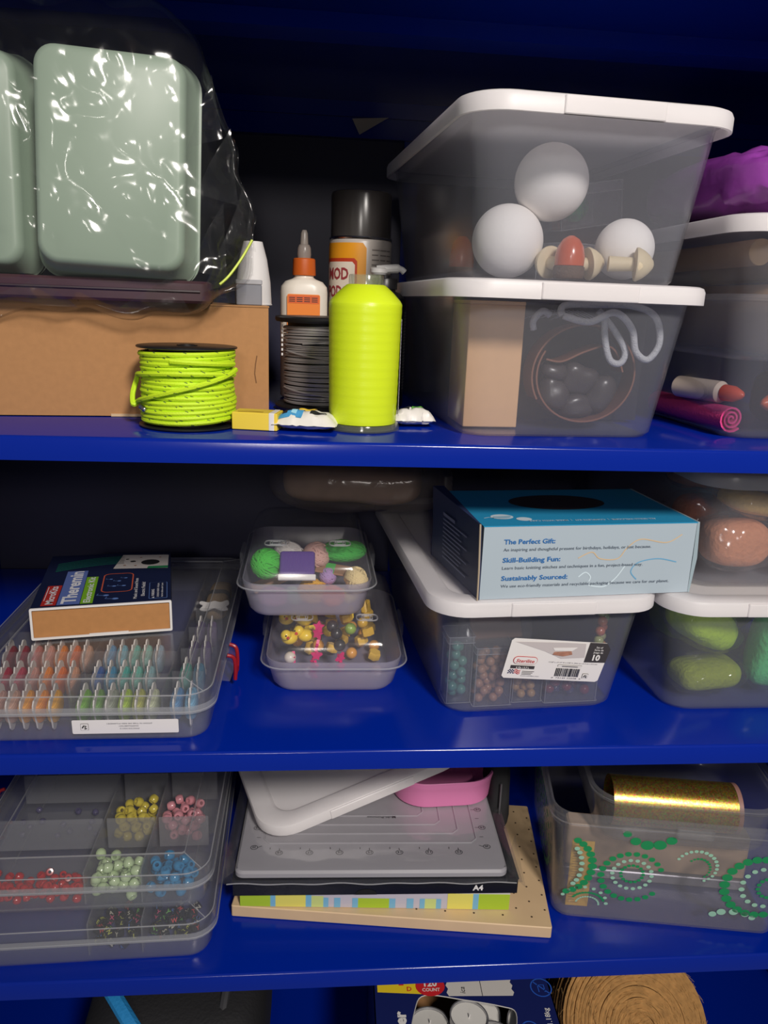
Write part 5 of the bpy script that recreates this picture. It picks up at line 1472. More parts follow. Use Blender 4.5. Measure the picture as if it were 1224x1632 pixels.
def charm(label, cat, name, p, col, kind, seed, group):
    rng = random.Random(seed)
    P = mtx(LB1) @ Vector(p)
    m_ = mat('charm_%d_%d_%d' % col, col, 0.35, 0, 0.5, 0.2)
    if kind == 'duck':
        t = thing(name, label, cat, P, (0, 0, rng.uniform(-0.6, 0.6)), group)
        b = MB(); b.ball((0, 0, 0), (0.0080, 0.0075, 0.0062), 18, 12); b.build('body', m_, t, smooth=180)
        b = MB(); b.ball((-0.0052, -0.0040, 0.0052), 0.0052, 16, 10); b.build('head', m_, t, smooth=180)
        b = MB(); b.ball((-0.0070, -0.0085, 0.0066), 0.0009, 8, 6); b.build('eye', M_INK, t, smooth=180)
        b = MB(); b.lathe([(0.0018, 0), (0.0004, 0.0034)], 8); o = b.build('beak', mat('beak_red', (210, 70, 60), 0.4), t, loc=(-0.0052, -0.0085, 0.0045), rot=(R(90), 0, 0))
        return
    b = MB()
    if kind == 'nut':
        b.loft([[(0.0066 * s * math.cos(R(60 * k)), 0.0066 * s * math.sin(R(60 * k)), z) for k in range(6)] for s, z in ((0.9, -0.004), (1, -0.003), (1, 0.003), (0.9, 0.004))])
    elif kind == 'star':
        b.loft([[((0.0060 if k % 2 else 0.0032) * math.cos(R(36 * k)), z, (0.0060 if k % 2 else 0.0032) * math.sin(R(36 * k))) for k in range(10)] for z in (-0.0014, 0.0014)])
    elif kind == 'tri':
        b.loft([[(0.0080 * s * math.cos(R(120 * k + 90)), z, 0.0080 * s * math.sin(R(120 * k + 90))) for k in range(3)] for s, z in ((0.85, -0.003), (1, -0.002), (1, 0.002), (0.85, 0.003))])
    else:
        b.ball((0, 0, 0), 0.0058, 18, 12)
    o = b.build(name, m_, None, smooth=35, loc=P, rot=(rng.uniform(-0.3, 0.3), rng.uniform(-0.5, 0.5), rng.uniform(0, 6)))
    tag(o, label, cat, group)
YEL, YEL2, PNK = (240, 206, 56), (226, 182, 66), (228, 44, 120)
for k, (x, y, z, nm) in enumerate(((-0.043, 0.040, 0.043, 'yellow duck charm with a black eye at the front corner'), (-0.028, 0.046, 0.043, 'yellow duck charm next to the pink star strand'), (-0.048, 0.084, 0.044, 'yellow duck charm farther back under the upper lunch box'), (-0.030, 0.076, 0.046, 'yellow duck charm below the left clip emblem'))):
    charm(nm, 'charm', 'duck_charm', (x, y, z), YEL, 'duck', k, 'yellow duck charms')
Pn = heap(22, 0.0086, -0.048, 0.050, 0.060, 0.150, 0.026, 9, 14)
for k, p in enumerate(Pn):
    charm(('yellow hexagonal', 'round yellow', 'triangular yellow')[k % 3] + ' bead heaped in the lower lunch box', 'bead', 'yellow_bead', p, YEL if k % 2 else YEL2, ('nut', 'ball', 'tri')[k % 3], k, 'yellow beads in the lunch box')
Pm = heap(30, 0.0086, -0.050, 0.052, 0.058, 0.150, 0.0035, 5, 14)
for k, p in enumerate(Pm):
    if p[2] < 0.022:
        charm(('round orange', 'yellow hexagonal')[k % 2] + ' bead at the bottom of the lower lunch box', 'bead', 'amber_bead', (p[0], p[1], p[2]), ((226, 160, 74), (232, 190, 80))[k % 2], ('ball', 'nut')[k % 2], k, 'bottom beads in the lunch box')
for k, (x, y, z) in enumerate(((-0.0160, 0.034, 0.0500), (-0.0165, 0.030, 0.0400), (-0.0170, 0.027, 0.0310), (-0.0185, 0.025, 0.0220), (-0.0200, 0.024, 0.0130), (-0.0385, 0.031, 0.0270), (-0.0150, 0.044, 0.0530), (0.0060, 0.030, 0.0270), (0.0065, 0.028, 0.0185))):
    charm('hot pink star bead strung at the front of the lower lunch box', 'bead', 'star_bead', (x, y, z), PNK, 'star', k, 'pink star beads')
for k, (x, y, z) in enumerate(((-0.0020, 0.046, 0.0525), (0.0020, 0.039, 0.0480), (0.0052, 0.033, 0.0385))):
    charm('black speckled bead in the middle of the lower lunch box front', 'bead', 'black_bead', (x, y, z), (52, 48, 50), 'ball', k, 'black beads in the lunch box')
for (x, y, z, c, n_, l_) in ((-0.0330, 0.034, 0.0095, (120, 114, 118), 'grey_bead', 'silver grey bead at the bottom corner of the lower lunch box'), (-0.0235, 0.033, 0.0095, (226, 220, 214), 'white_bead', 'white bead under the pink star strand'), (0.0420, 0.037, 0.0095, (190, 160, 150), 'pale_bead', 'pale pink bead at the far corner of the lower lunch box'), (0.0160, 0.055, 0.0460, (150, 180, 80), 'green_bead', 'green bead beside the black speckled beads'), (-0.0420, 0.030, 0.0270, (220, 210, 200), 'cream_bead', 'cream bead below the duck charms')):
    charm(l_, 'bead', n_, (x, y, z), c, 'ball', 1, None)

def yarn_ball(label, p, s, col, seed, rot=0, name='yarn_ball', group='yarn balls in the lunch box', root=None, loops=26, sr=0.0011):
    P = mtx(root or LB2) @ Vector(p)
    t = thing(name, label, 'yarn', P, (0, 0, rot), group)
    m_ = mat('yarn_%d_%d_%d' % col, col, 0.9, bump=0.5, noise_scale=900)
    b = MB(); b.ball((0, 0, 0), (s[0] * 0.93, s[1] * 0.93, s[2] * 0.93), 24, 14); b.build('core', m_, t, smooth=180)
    rng = random.Random(seed)
    b = MB()
    for k in range(loops):
        ax = Vector((rng.uniform(-1, 1), rng.uniform(-1, 1), rng.uniform(-1, 1)))
        if k % 3:
            ax = Vector((0.5 + 0.25 * rng.uniform(-1, 1), 0.3 * rng.uniform(-1, 1), 0.8 + 0.3 * rng.uniform(-1, 1)))
        ax.normalize()
        u = ax.orthogonal().normalized()
        v = ax.cross(u)
        off = rng.uniform(-0.55, 0.55)
        rr = math.sqrt(1 - off * off)
        b.tube([tuple(Vector((q.x * s[0], q.y * s[1], q.z * s[2])) * 0.965) for q in [(u * math.cos(a) + v * math.sin(a)) * rr + ax * off for a in [2 * math.pi * j / 22 for j in range(22)]]], sr, 5, closed=True)
    b.build('strand_wrap', m_, t, smooth=180)
    return t
yarn_ball('bright green yarn ball at the front corner of the yarn lunch box', (-0.040, 0.044, 0.043), (0.0150, 0.016, 0.0150), (70, 190, 60), 1)
yarn_ball('green yarn skein stretched along the far side of the yarn box', (0.036, 0.070, 0.0480), (0.024, 0.017, 0.0105), (60, 176, 66), 2, 0.2)
yarn_ball('pinkish beige yarn ball in the middle of the yarn box', (0.0085, 0.062, 0.0455), (0.0135, 0.014, 0.0135), (206, 164, 154), 3)
yarn_ball('cream cord bundle at the front side of the yarn box', (0.0470, 0.030, 0.0310), (0.0105, 0.0125, 0.0130), (224, 202, 150), 4, 0.5, loops=16, sr=0.0016)
yarn_ball('mustard yellow yarn skein at the bottom front of the yarn box', (0.0050, 0.036, 0.0175), (0.0150, 0.012, 0.0120), (226, 172, 60), 5)
yarn_ball('orange yarn ball beside the mustard skein', (0.0240, 0.033, 0.0135), (0.0125, 0.012, 0.0100), (244, 130, 62), 6)
yarn_ball('mauve yarn ball low at the front corner of the yarn box', (-0.0330, 0.034, 0.0125), (0.0150, 0.012, 0.0095), (196, 140, 170), 7)
yarn_ball('sage green yarn ball low beside the mauve ball', (-0.0125, 0.040, 0.0120), (0.0105, 0.012, 0.0090), (150, 180, 150), 8)
yarn_ball('yellow yarn tuft under the cream cord bundle', (0.0410, 0.040, 0.0130), (0.0095, 0.010, 0.0085), (226, 210, 70), 9)
yarn_ball('white yarn ball behind the bright green one', (-0.0190, 0.070, 0.0460), (0.0150, 0.012, 0.0120), (222, 216, 212), 10)
yarn_ball('lilac yarn ball behind the purple thread card', (0.0200, 0.046, 0.0290), (0.0080, 0.009, 0.0080), (170, 140, 190), 11)
pc_ = thing('thread_card', 'flat purple thread card with a white edge in the yarn lunch box', 'thread', mtx(LB2) @ Vector((-0.0100, 0.024, 0.0370)), (R(-52), 0, R(0)))
MB().slab(0.034, 0.0060, 0.026, 0.003, 0.0015, (0, 0, 0.002)).build('thread', ringed('purple_thread', (96, 64, 150), 300, 0.6, 0.5, 'X', 0.2), pc_)
MB().slab(0.036, 0.0030, 0.006, 0.001, 0.0005, (0, 0, -0.004)).build('card_edge', M_PAPER, pc_)
br = thing('brown_card', 'brown paper card lying slanted in the yarn lunch box', 'card', mtx(LB2) @ Vector((0.0300, 0.050, 0.0335)), (R(8), R(6), R(-8)))
MB().slab(0.044, 0.020, 0.0020, 0.001, 0.0005).build('board', mat('brown_card', (150, 110, 82), 0.8), br)
MB().slab(0.010, 0.0204, 0.0024, 0.001, 0.0005, (-0.008, 0, -0.0002)).build('green_tie', mat('yarn_60_176_66', (60, 176, 66)), br)
lg = thing('leather_scrap', 'pinkish tan leather scrap against the wall of the yarn lunch box', 'leather', mtx(LB2) @ Vector((-0.0330, 0.058, 0.0185)), (R(6), R(-18), R(20)))
MB().slab(0.046, 0.018, 0.0024, 0.003, 0.0006).build('hide', mat('tan_leather', (206, 164, 138), 0.7), lg)
MB().slab(0.047, 0.0022, 0.0027, 0.001, 0.0004, (0, 0.0105, -0.0001)).build('stitched_edge', mat('tan_leather_dark', (176, 132, 106), 0.7), lg)
# ------------------------------------------------------------------ bead organiser cases on the lower shelf
CW, CD = 0.226, 0.300
CC1 = flat_case('clear bead case of black alphabet beads at the bottom of the pair', (-0.1990, 0.012, Z3), R(1.5), CW, CD, 0.0445, [0.113, 0.160], [(0.098, 0.010, 0.112), (0.098, 0.114, 0.159), (0.098, 0.161, 0.214), (0.172, 0.010, 0.112), (0.172, 0.114, 0.159), (0.172, 0.161, 0.214)], [(-1, 0.150)], 'clear organiser cases')
CC2 = flat_case('clear bead case of coloured pony beads on top of the pair', (-0.2030, 0.024, Z3 + 0.0450), R(0.5), CW, CD, 0.0440, [0.113, 0.163], [(0.086, 0.010, 0.112), (0.086, 0.114, 0.162), (0.086, 0.164, 0.214), (0.160, 0.010, 0.112), (0.160, 0.114, 0.162), (0.160, 0.164, 0.214)], [(-1, 0.130)], 'clear organiser cases')
def fill(case, n, r, xa, xb, ya, yb, col, nm, label, seed, group, zmax=0.0375, rough=0.2):
    m_ = mat('pony_%d_%d_%d' % col, col, rough, 0, 0.6, 0.4)
    me = bead_mesh(nm, r * 0.98, m_, True, 1.15)
    P = [p for p in heap(n, r, -CW / 2 + xa, -CW / 2 + xb, ya, yb, 0.0045, seed, 14) if p[2] + r < zmax]
    scatter('pony_bead', me, P, label, 'bead', group, seed, True, case)
fill(CC2, 44, 0.0050, 0.1145, 0.1615, 0.010, 0.050, (198, 220, 172), 'pale_green_bead', 'pale green translucent pony bead in the front middle cell', 1, 'pale green pony beads')
fill(CC2, 34, 0.0050, 0.1645, 0.2110, 0.012, 0.048, (52, 140, 190), 'blue_bead', 'bright blue pony bead in the front corner cell', 2, 'blue pony beads')
fill(CC2, 40, 0.0050, 0.1145, 0.1615, 0.088, 0.130, (214, 196, 70), 'yellow_pony', 'translucent yellow pony bead in the cell behind the pale green beads', 3, 'yellow pony beads')
fill(CC2, 40, 0.0050, 0.1645, 0.2080, 0.088, 0.130, (224, 148, 158), 'pink_pony', 'pink pony bead in the cell behind the blue beads', 4, 'pink pony beads')
fill(CC2, 60, 0.0040, 0.0160, 0.1110, 0.010, 0.040, (200, 36, 36), 'red_bead', 'small red bead scattered in the wide front cell', 5, 'red beads', 0.026)
fill(CC2, 14, 0.0034, 0.0140, 0.1110, 0.092, 0.150, (86, 82, 116), 'purple_bead', 'small dark purple bead on the floor of the wide back cell', 6, 'purple beads', 0.020)
def cube_beads(case, n, r, xa, xb, ya, yb, seed, label, group):
    b = MB(); s = r * 0.62
    b.slab(2 * s, 2 * s, 2 * s, 0.0006, 0.0004, (0, 0, -s), 2)
    o = b.build('cube', mat('alphabet_black', (30, 32, 38), 0.3)); me = o.data; bpy.data.objects.remove(o)
    rng = random.Random(seed)
    cnames = ('red', 'white', 'green', 'yellow', 'blue', 'pink')
    cols = ((210, 84, 80), (210, 206, 190), (120, 190, 90), (196, 200, 90), (90, 130, 200), (214, 90, 130))
    for p in [p for p in heap(n, r, -CW / 2 + xa, -CW / 2 + xb, ya, yb, 0.0045, seed, 14) if p[2] + r < 0.034]:
        ch = rng.choice('AEXNUMYLKTFWSJ'); ci = rng.randrange(6)
        t = thing('letter_bead', label % (cnames[ci], ch), 'bead', mtx(case) @ Vector(p), (rng.uniform(-0.5, 0.5), rng.uniform(-0.5, 0.5), rng.uniform(-1, 1)), group)
        c = bpy.data.objects.new('cube', me); COL.objects.link(c); c.parent = t
        m_ = mat('letter_%d' % ci, cols[ci], 0.5)
        text(ch, m_, t, (-s * 0.55, -s - 0.0002, -s * 0.6), (1, 0, 0), (0, 0, 1), h=s * 1.25, bold=0.02)
        text(ch, m_, t, (-s * 0.55, -s * 0.6, s + 0.0002), (1, 0, 0), (0, 1, 0), h=s * 1.25, bold=0.02)
cube_beads(CC1, 46, 0.0050, 0.1145, 0.1585, 0.010, 0.052, 7, 'black cube bead with %s letter %s in the middle cell', 'alphabet beads in the middle cell')
cube_beads(CC1, 42, 0.0050, 0.1615, 0.2110, 0.013, 0.052, 8, 'black cube bead with %s letter %s in the corner cell', 'alphabet beads in the corner cell')
sl = thing('label_slip', 'small white paper label in the wide cell of the upper bead case', 'label', mtx(CC2) @ Vector((-0.045, 0.020, 0.0050)), R(5))
MB().box(-0.012, 0.012, 0, 0.010, 0, 0.0004).build('sheet', mat('slip_grey', (150, 148, 156), 0.6), sl, smooth=0)
MB().box(-0.009, 0.006, 0.003, 0.0042, 0.00045, 0.0006).build('print', M_INK, sl, smooth=0)

# ------------------------------------------------------------------ wooden pegboard, striped album, black A4 box, grey scoring board
def plank():
    t = thing('peg_board', 'pale wooden board with small peg holes under the stacked boxes', 'board', (0.0760, 0.0475, Z3 + 0.0005), R(-7.6))
    W_, D_, H_ = 0.310, 0.185, 0.0125
    MB().slab(W_, D_, H_, 0.002, 0.0008, (0, D_ / 2, 0)).build('board', mat('maple_board', (214, 184, 144), 0.55, noise_scale=30, noise_amt=0.10), t)
    b = MB()
    dk = mat('peg_hole', (70, 52, 38), 0.9)
    for i in range(22):
        for j in range(9):
            x, y = -W_ / 2 + 0.012 + i * 0.0140, 0.012 + j * 0.020 + (0.010 if i % 2 else 0)
            if y > D_ - 0.01 or x < W_ / 2 - 0.10 and y > 0.03:
                continue
            b.lathe([(0.0010, 0.0), (0.0010, 0.0002)], 8, (x, y, H_ + 0.0001))
    b.build('peg_holes', dk, t, smooth=0)['kind'] = 'stuff'
plank()
sa = thing('striped_album', 'green, yellow and blue striped flat carton under the black box', 'carton', (0.0620, 0.0590, Z3 + 0.0136), R(-3.5))
SW, SD, SH = 0.262, 0.20, 0.0188
MB().box(-SW / 2, SW / 2, 0, SD, 0, SH).build('body', mat('album_lilac', (190, 186, 198), 0.5), sa, smooth=0)
MB().box(-SW / 2 - 0.0006, -SW / 2 + 0.152, -0.0012, SD, SH, SH + 0.0006).build('cover_flap', M_PAPER, sa, smooth=0)
MB().box(-SW / 2 + 0.166, SW / 2, -0.0012, SD, SH, SH + 0.0006).build('cover_flap', M_PAPER, sa, smooth=0)
F = Face(sa, (-SW / 2, 0, 0), (1, 0, 0), (0, 0, 1))
G_, Y_, B_ = mat('album_green', (166, 196, 50), 0.5), mat('album_yellow', (222, 214, 104), 0.5), mat('album_blue', (118, 178, 210), 0.5)
W0 = SW / 0.95
for x0, x1, m_, y0, y1 in ((0.0, 0.106, G_, 0, 1), (0.106, 0.124, B_, 0, 1), (0.124, 0.230, Y_, 0, 1), (0.230, 0.250, B_, 0, 1), (0.250, 0.292, mat('album_pale', (196, 210, 130), 0.5), 0, 0.7), (0.292, 0.310, B_, 0, 0.6), (0.330, 0.352, B_, 0, 0.6), (0.394, 0.414, B_, 0, 0.6), (0.414, 0.524, G_, 0, 0.6), (0.524, 0.546, B_, 0, 0.6), (0.586, 0.610, B_, 0, 0.62), (0.632, 0.650, B_, 0, 0.62), (0.650, 0.690, mat('album_pale', (196, 210, 130), 0.5), 0, 0.62), (0.690, 0.708, B_, 0, 0.62), (0.730, 0.820, Y_, 0, 1), (0.820, 0.840, B_, 0, 1), (0.840, 0.950, G_, 0, 1)):
    F.rect(x0 * W0, x1 * W0, SH * y0, SH * y1 - 0.0002, m_, 'stripe_print')
ab = thing('black_box', 'flat glossy black A4 box on top of the striped carton', 'box', (0.0625, 0.0545, Z3 + 0.0331), R(-1.6))
AW, AD, AH = 0.274, 0.205, 0.0165
M_AB = mat('black_gloss_card', (20, 20, 22), 0.22)
MB().box(-AW / 2, AW / 2, 0, AD, 0, AH).build('body', M_AB, ab, smooth=0)
b = MB(); b.loft([[(-AW / 2 - 0.0006, -0.0006, AH), (AW / 2 + 0.0006, -0.0006, AH - 0.0002), (AW / 2 + 0.0006, AD, AH), (-AW / 2 - 0.0006, AD, AH)], [(-AW / 2 - 0.0006, -0.0006, AH + 0.0008), (AW / 2 + 0.0006, -0.0006, AH + 0.0008), (AW / 2 + 0.0006, AD, AH + 0.0008), (-AW / 2 - 0.0006, AD, AH + 0.0008)]]); b.build('lid_panel', M_AB, ab, smooth=0)
F = Face(ab, (-AW / 2, 0, 0), (1, 0, 0), (0, 0, 1))
F.text('A4', 0.2300, 0.0042, mat('print_white', (226, 224, 224), 0.5), h=0.0058, bold=0.035)
F.poly([(0.1270 + 0.0105 * math.cos(R(a)), 0.0062 * math.sin(R(a))) for a in range(0, 181, 15)], mat('notch_black', (6, 6, 7), 0.8), 'thumb_notch')
F.line([(0.02, AH - 0.0022), (0.12, AH - 0.0026), (0.25, AH - 0.0034)], 0.0004, mat('notch_black', (6, 6, 7)), 'seam_print')

gm = thing('scoring_board', 'pale grey scoring board with circled numbers round its edge', 'board', (0.0580, 0.0545, Z3 + 0.0508), R(-1.8))
GW, GD, GH = 0.262, 0.205, 0.0085
M_GM = mat('scoring_grey', (172, 170, 176), 0.45)
MB().slab(GW, GD, GH, 0.008, 0.0022, (0, GD / 2, 0)).build('slab', M_GM, gm)
M_GR = mat('scoring_groove', (136, 138, 148), 0.5)
T = Face(gm, (-GW / 2, 0, GH), (1, 0, 0), (0, 1, 0))
nums = '1 2 3 4 5 6 7 8 9 10 11 12'.split()
circ, num = [], []
def ring(x, y, rx=0.0034, ry=0.0030):
    T.line(ell(x, y, rx, ry, 16) + [ell(x, y, rx, ry, 16)[0]], 0.0006, M_INK, 'number_ring')
for k in range(7):
    x = 0.040 + 0.0296 * k
    ring(x, 0.0262)
    T.text('%d' % (18 - k), x, 0.0277, M_INK, w=0.0036, h=0.0030, bold=0.01, align='C', rot=180)
    T.line([(x, 0.0292), (x, 0.0325)], 0.0006, M_INK, 'tick')
    T.line([(x + 0.0148 - 0.024, 0.0310), (x + 0.0148 - 0.024, 0.0338)], 0.0006, M_INK, 'tick')
for (sx, x) in ((1, 0.0150), (-1, GW - 0.0150)):
    for j in range(5):
        y = 0.034 + 0.0290 * j
        ring(x, y)
        T.text('%d' % (20 - j), x, y + 0.0015, M_INK, w=0.0036, h=0.0030, bold=0.01, align='C', rot=180)
        T.line([(x + sx * 0.0036, y), (x + sx * 0.0075, y + (0.002 if j == 0 else 0))], 0.0006, M_INK, 'tick')
        T.line([(x + sx * 0.0010, y + 0.0145), (x + sx * 0.0050, y + 0.0145)], 0.0006, M_INK, 'tick')
T.text('Multi-Purpose', 0.158, 0.082, M_INK, w=0.030, h=0.0042, bold=0.01, rot=180)
for k in range(4):
    i = 0.024 + 0.017 * k
    b = MB()
    q = [(i, GD), (i, 0.036 + 0.014 * k), (GW - i, 0.036 + 0.014 * k), (GW - i, GD)]
    pth = [(i - GW / 2, GD - 0.004, GH + 0.0001), (i - GW / 2, 0.046 + 0.014 * k, GH + 0.0001), (i + 0.006 - GW / 2, 0.040 + 0.014 * k, GH + 0.0001), (GW / 2 - i - 0.006, 0.040 + 0.014 * k, GH + 0.0001), (GW / 2 - i, 0.046 + 0.014 * k, GH + 0.0001), (GW / 2 - i, GD - 0.004, GH + 0.0001)]
    b.tube(pth, 0.0010, 6)
    b.build('score_rib', M_GM, gm)
def sleeve():
    """clear film bag pulled tight round the scoring board, loose at the front corners"""
    b = MB()
    rows = []
    NX, NY = 60, 40
    for side in (1, -1):
        rng_ = range(NX + 1) if side > 0 else range(NX - 1, 0, -1)
        for i in rng_:
            u = i / NX
            row = []
            for j in range(NY + 1):
                v = j / NY
                x = (u - 0.5) * (GW + 0.024)
                y = -0.010 + v * (GD + 0.012)
                e = min(1.0, min(u, 1 - u) / 0.06) * min(1.0, v / 0.08)
                wr = 0.0007 * (1 - 2.2 * abs(noise.noise(Vector((x * 26, y * 90, 1.2)))))
                if side > 0:
                    z = 0.0036 + (GH - 0.0024) * min(1, e * 1.5) + wr + 0.0006
                else:
                    z = 0.0036 - 0.0041 * min(1, e * 2)
                row.append((x, y, z))
            rows.append(row)
    rows.append(rows[0])
    b.loft(rows, False, False, closed=False)
    return b
sv = thing('film_sleeve', 'clear film sleeve round the grey scoring board', 'bag', tuple(gm.location), (0, 0, R(-1.8)))
sleeve().build('film', clear('sleeve_film', (235, 238, 242), 0.03, 0.14, 1.0, 1.8, bump=0.08, bump_scale=30), sv, smooth=60)
b = MB(); b.tube([(-0.137 + 0.274 * q / 40, -0.0100 + 0.0008 * math.sin(q * 0.9), 0.0036 + 0.0005 * math.sin(q * 0.53)) for q in range(41)], 0.0006, 6); b.build('folded_seam', M_EDGE, sv)
for sx, p in ((1, [(0.128, 0.004, 0.010), (0.146, -0.012, -0.001), (0.151, 0.060, 0.002)]), (-1, [(-0.128, 0.004, 0.010), (-0.1475, -0.008, 0.000), (-0.1460, 0.050, 0.004)])):
    b = MB(); a, c, d = [Vector(q) for q in p]
    g = []
    for i in range(9):
        g.append([a * (1 - i / 8) + (c * (1 - j / 8) + d * j / 8) * (i / 8) + Vector((0, 0, 0.0012 * noise.noise(Vector((i, j, sx)) * 0.7))) for j in range(9)])
    b.loft(g, False, False, closed=False); b.build('corner_flap', MATS['sleeve_film'], sv, smooth=60)

# pink tray and loose white lid on the stack
pk = thing('pink_tray', 'pink plastic tray with tall rounded walls behind the white lid', 'tray', (0.1450, 0.1420, Z3 + 0.0610), R(3))
M_PK = mat('pink_plastic', (226, 132, 182), 0.4)
def lp(w, d, r, z):
    return [(x, y + 0.06, z) for x, y in rrect(w, d, r, 9)]
MB().loft([lp(0.100, 0.104, 0.030, 0.0), lp(0.108, 0.112, 0.034, 0.0015), lp(0.113, 0.118, 0.036, 0.024), lp(0.116, 0.121, 0.037, 0.031), lp(0.1145, 0.1195, 0.0365, 0.0322), lp(0.1105, 0.1155, 0.035, 0.0315), lp(0.105, 0.109, 0.032, 0.004), lp(0.096, 0.100, 0.028, 0.0025)]).build('walls', M_PK, pk, smooth=50)
b = MB(); b.loft([[(x, y + 0.06, z) for x, y in rrect(w_, d_, 0.03, 8)] for w_, d_, z in ((0.078, 0.078, 0.0026), (0.078, 0.078, 0.0040), (0.074, 0.074, 0.0042))]); b.build('raised_floor', M_PK, pk)
wl = thing('bin_lid', 'loose white plastic lid tilted across the scoring board and pink tray', 'lid', (0, 0, 0))
e = Vector((0.94, 0.29, 0.22)).normalized()
dd = Vector((-0.30, 0.95, 0.05))
dd = (dd - e * dd.dot(e)).normalized()
nn_ = e.cross(dd)
Wl = 0.232
m = Matrix((e, dd, nn_)).transposed().to_4x4()
org = Vector((-0.0480, 0.0850, 0.3265)) + e * (Wl / 2)
m.translation = org
wl.matrix_world = m
MB().at(Matrix.Identity(4))
lid_mesh(Wl, 0.165, 0.036, 0.012).build('lid', M_WHITE, wl)
b = MB(); b.slab(Wl * 0.40, 0.003, 0.0100, 0.0012, 0.0005, (0, 0.0002, -0.0120)); b.build('tab', M_WHITE, wl)
bkp = thing('black_pouch', 'black cloth pouch wedged between the stack and the dotted tub', 'pouch', (0.212, 0.225, Z3 + 0.0135), R(-7))
MB().pillow((0, 0, 0.045), (0.014, 0.075, 0.045), 0.5, 0.5, 32, 20, 0.003, 30, 6).build('body', mat('black_fabric', (30, 30, 33), 0.85), bkp, smooth=180)
b = MB(); b.tube([(0.0, -0.078, 0.01 + 0.008 * k) for k in range(9)], 0.0010, 6); b.build('zip', mat('zip_grey', (88, 88, 92), 0.4), bkp)

# ------------------------------------------------------------------ green dotted tub
dt = thing('dotted_tub', 'clear tub printed with rings of green dots', 'tub', (0.3440, 0.0330, Z3), R(-9.5))
M_DT = clear('dotted_plastic', (222, 222, 224), 0.13, 0.15, 0.9, 1.35)
def tp(w, d, r, z, D=0.20):
    return [(x, y + D / 2, z) for x, y in rrect(w, d, r, 6)]
DWb, DWt, DH = 0.214, 0.232, 0.127
MB().loft([tp(DWb - 0.010, 0.186, 0.014, 0.0006), tp(DWb, 0.194, 0.016, 0.004), tp(DWt - 0.002, 0.208, 0.020, DH - 0.018), tp(DWt + 0.004, 0.213, 0.022, DH - 0.016), tp(DWt + 0.005, 0.214, 0.022, DH - 0.006), tp(DWt + 0.002, 0.211, 0.021, DH - 0.005), tp(DWt + 0.003, 0.212, 0.021, DH), tp(DWt - 0.001, 0.209, 0.020, DH), tp(DWt - 0.004, 0.206, 0.019, DH - 0.016), tp(DWb - 0.003, 0.191, 0.015, 0.005), tp(DWb - 0.012, 0.184, 0.013, 0.002)]).build('tub', M_DT, dt)
b = MB(); b.tube(rr_ := [(x, y + 0.1, DH - 0.0105) for x, y in rrect(DWt + 0.0062, 0.2152, 0.0225, 6)], 0.0008, 5, closed=True); b.build('rim_bead', M_DT, dt)
b = MB(); b.slab(0.034, 0.006, 0.010, 0.002, 0.0008, (0.012, -0.0085, DH - 0.014)); b.build('clasp', M_DT, dt)
tiltd = math.atan2((0.208 - 0.194) / 2, DH - 0.022)
def dot_face(side):
    if side == 'front':
        return Face(dt, (-DWb / 2 - 0.003, 0.0022, 0.016), (1, 0, 0), (0, -math.sin(tiltd), math.cos(tiltd)), 0.0008)
    tl = math.atan2((DWt - DWb) / 2, DH - 0.022)
    return Face(dt, (-DWb / 2, 0.197, 0.004), (0, -1, 0), (-math.sin(tl), 0, math.cos(tl)), 0.0008)
M_G1, M_G2 = mat('dot_green', (28, 138, 82), 0.5), mat('dot_mint', (150, 196, 172), 0.5)
def dots(F, cx, cy, rx, ry, n, r, m_, a0=0, a1=360, taper=0.0):
    L = []
    for k in range(n):
        a = R(a0 + (a1 - a0) * k / n)
        s = r * (1 - taper * abs(2 * k / n - 1))
        L.append(ell(cx + rx * math.cos(a), cy + ry * math.sin(a), s * 1.1, s * 0.95, 12))
    F.polys(L, m_, 'dot_ring')
F = dot_face('front')
dots(F, 0.005, 0.051, 0.0290, 0.0330, 12, 0.0040, M_G1, -75, 78, 0.15)
dots(F, 0.012, 0.050, 0.0120, 0.0240, 8, 0.0024, M_G2, -60, 80)
dots(F, 0.072, 0.043, 0.0290, 0.0275, 20, 0.0033, M_G1, 25, 335, 0.2)
dots(F, 0.072, 0.046, 0.0185, 0.0170, 18, 0.0020, M_G2, 0, 360)
dots(F, 0.072, 0.047, 0.0105, 0.0100, 16, 0.0017, M_G1, 0, 360)
dots(F, 0.084, 0.108, 0.0270, 0.0260, 5, 0.0062, M_G1, 215, 340, 0.4)
dots(F, 0.130, 0.062, 0.0190, 0.0180, 16, 0.0020, M_G2, -60, 170, 0.3)
dots(F, 0.132, 0.060, 0.0110, 0.0115, 12, 0.0015, M_G1, -50, 150, 0.3)
dots(F, 0.192, 0.044, 0.0330, 0.0330, 16, 0.0046, M_G1, 60, 300, 0.15)
dots(F, 0.196, 0.044, 0.0210, 0.0220, 12, 0.0026, M_G2, 60, 320, 0.1)
dots(F, 0.200, 0.044, 0.0100, 0.0110, 10, 0.0020, M_G1, 60, 320)
dots(F, 0.034, 0.006, 0.0110, 0.0085, 14, 0.0010, M_G2, 0, 180)
dots(F, 0.034, 0.007, 0.0160, 0.0125, 14, 0.0013, M_G1, 20, 160)
dots(F, 0.030, 0.008, 0.0220, 0.0180, 8, 0.0018, M_G2, 0, 180)
dots(F, 0.172, 0.004, 0.0200, 0.0080, 5, 0.0042, M_G2, 20, 190, 0.3)
F = dot_face('side')
dots(F, 0.110, 0.056, 0.0560, 0.0440, 26, 0.0038, M_G1)
dots(F, 0.110, 0.056, 0.0360, 0.0290, 20, 0.0026, M_G1)
dots(F, 0.110, 0.056, 0.0200, 0.0170, 16, 0.0022, M_G1)
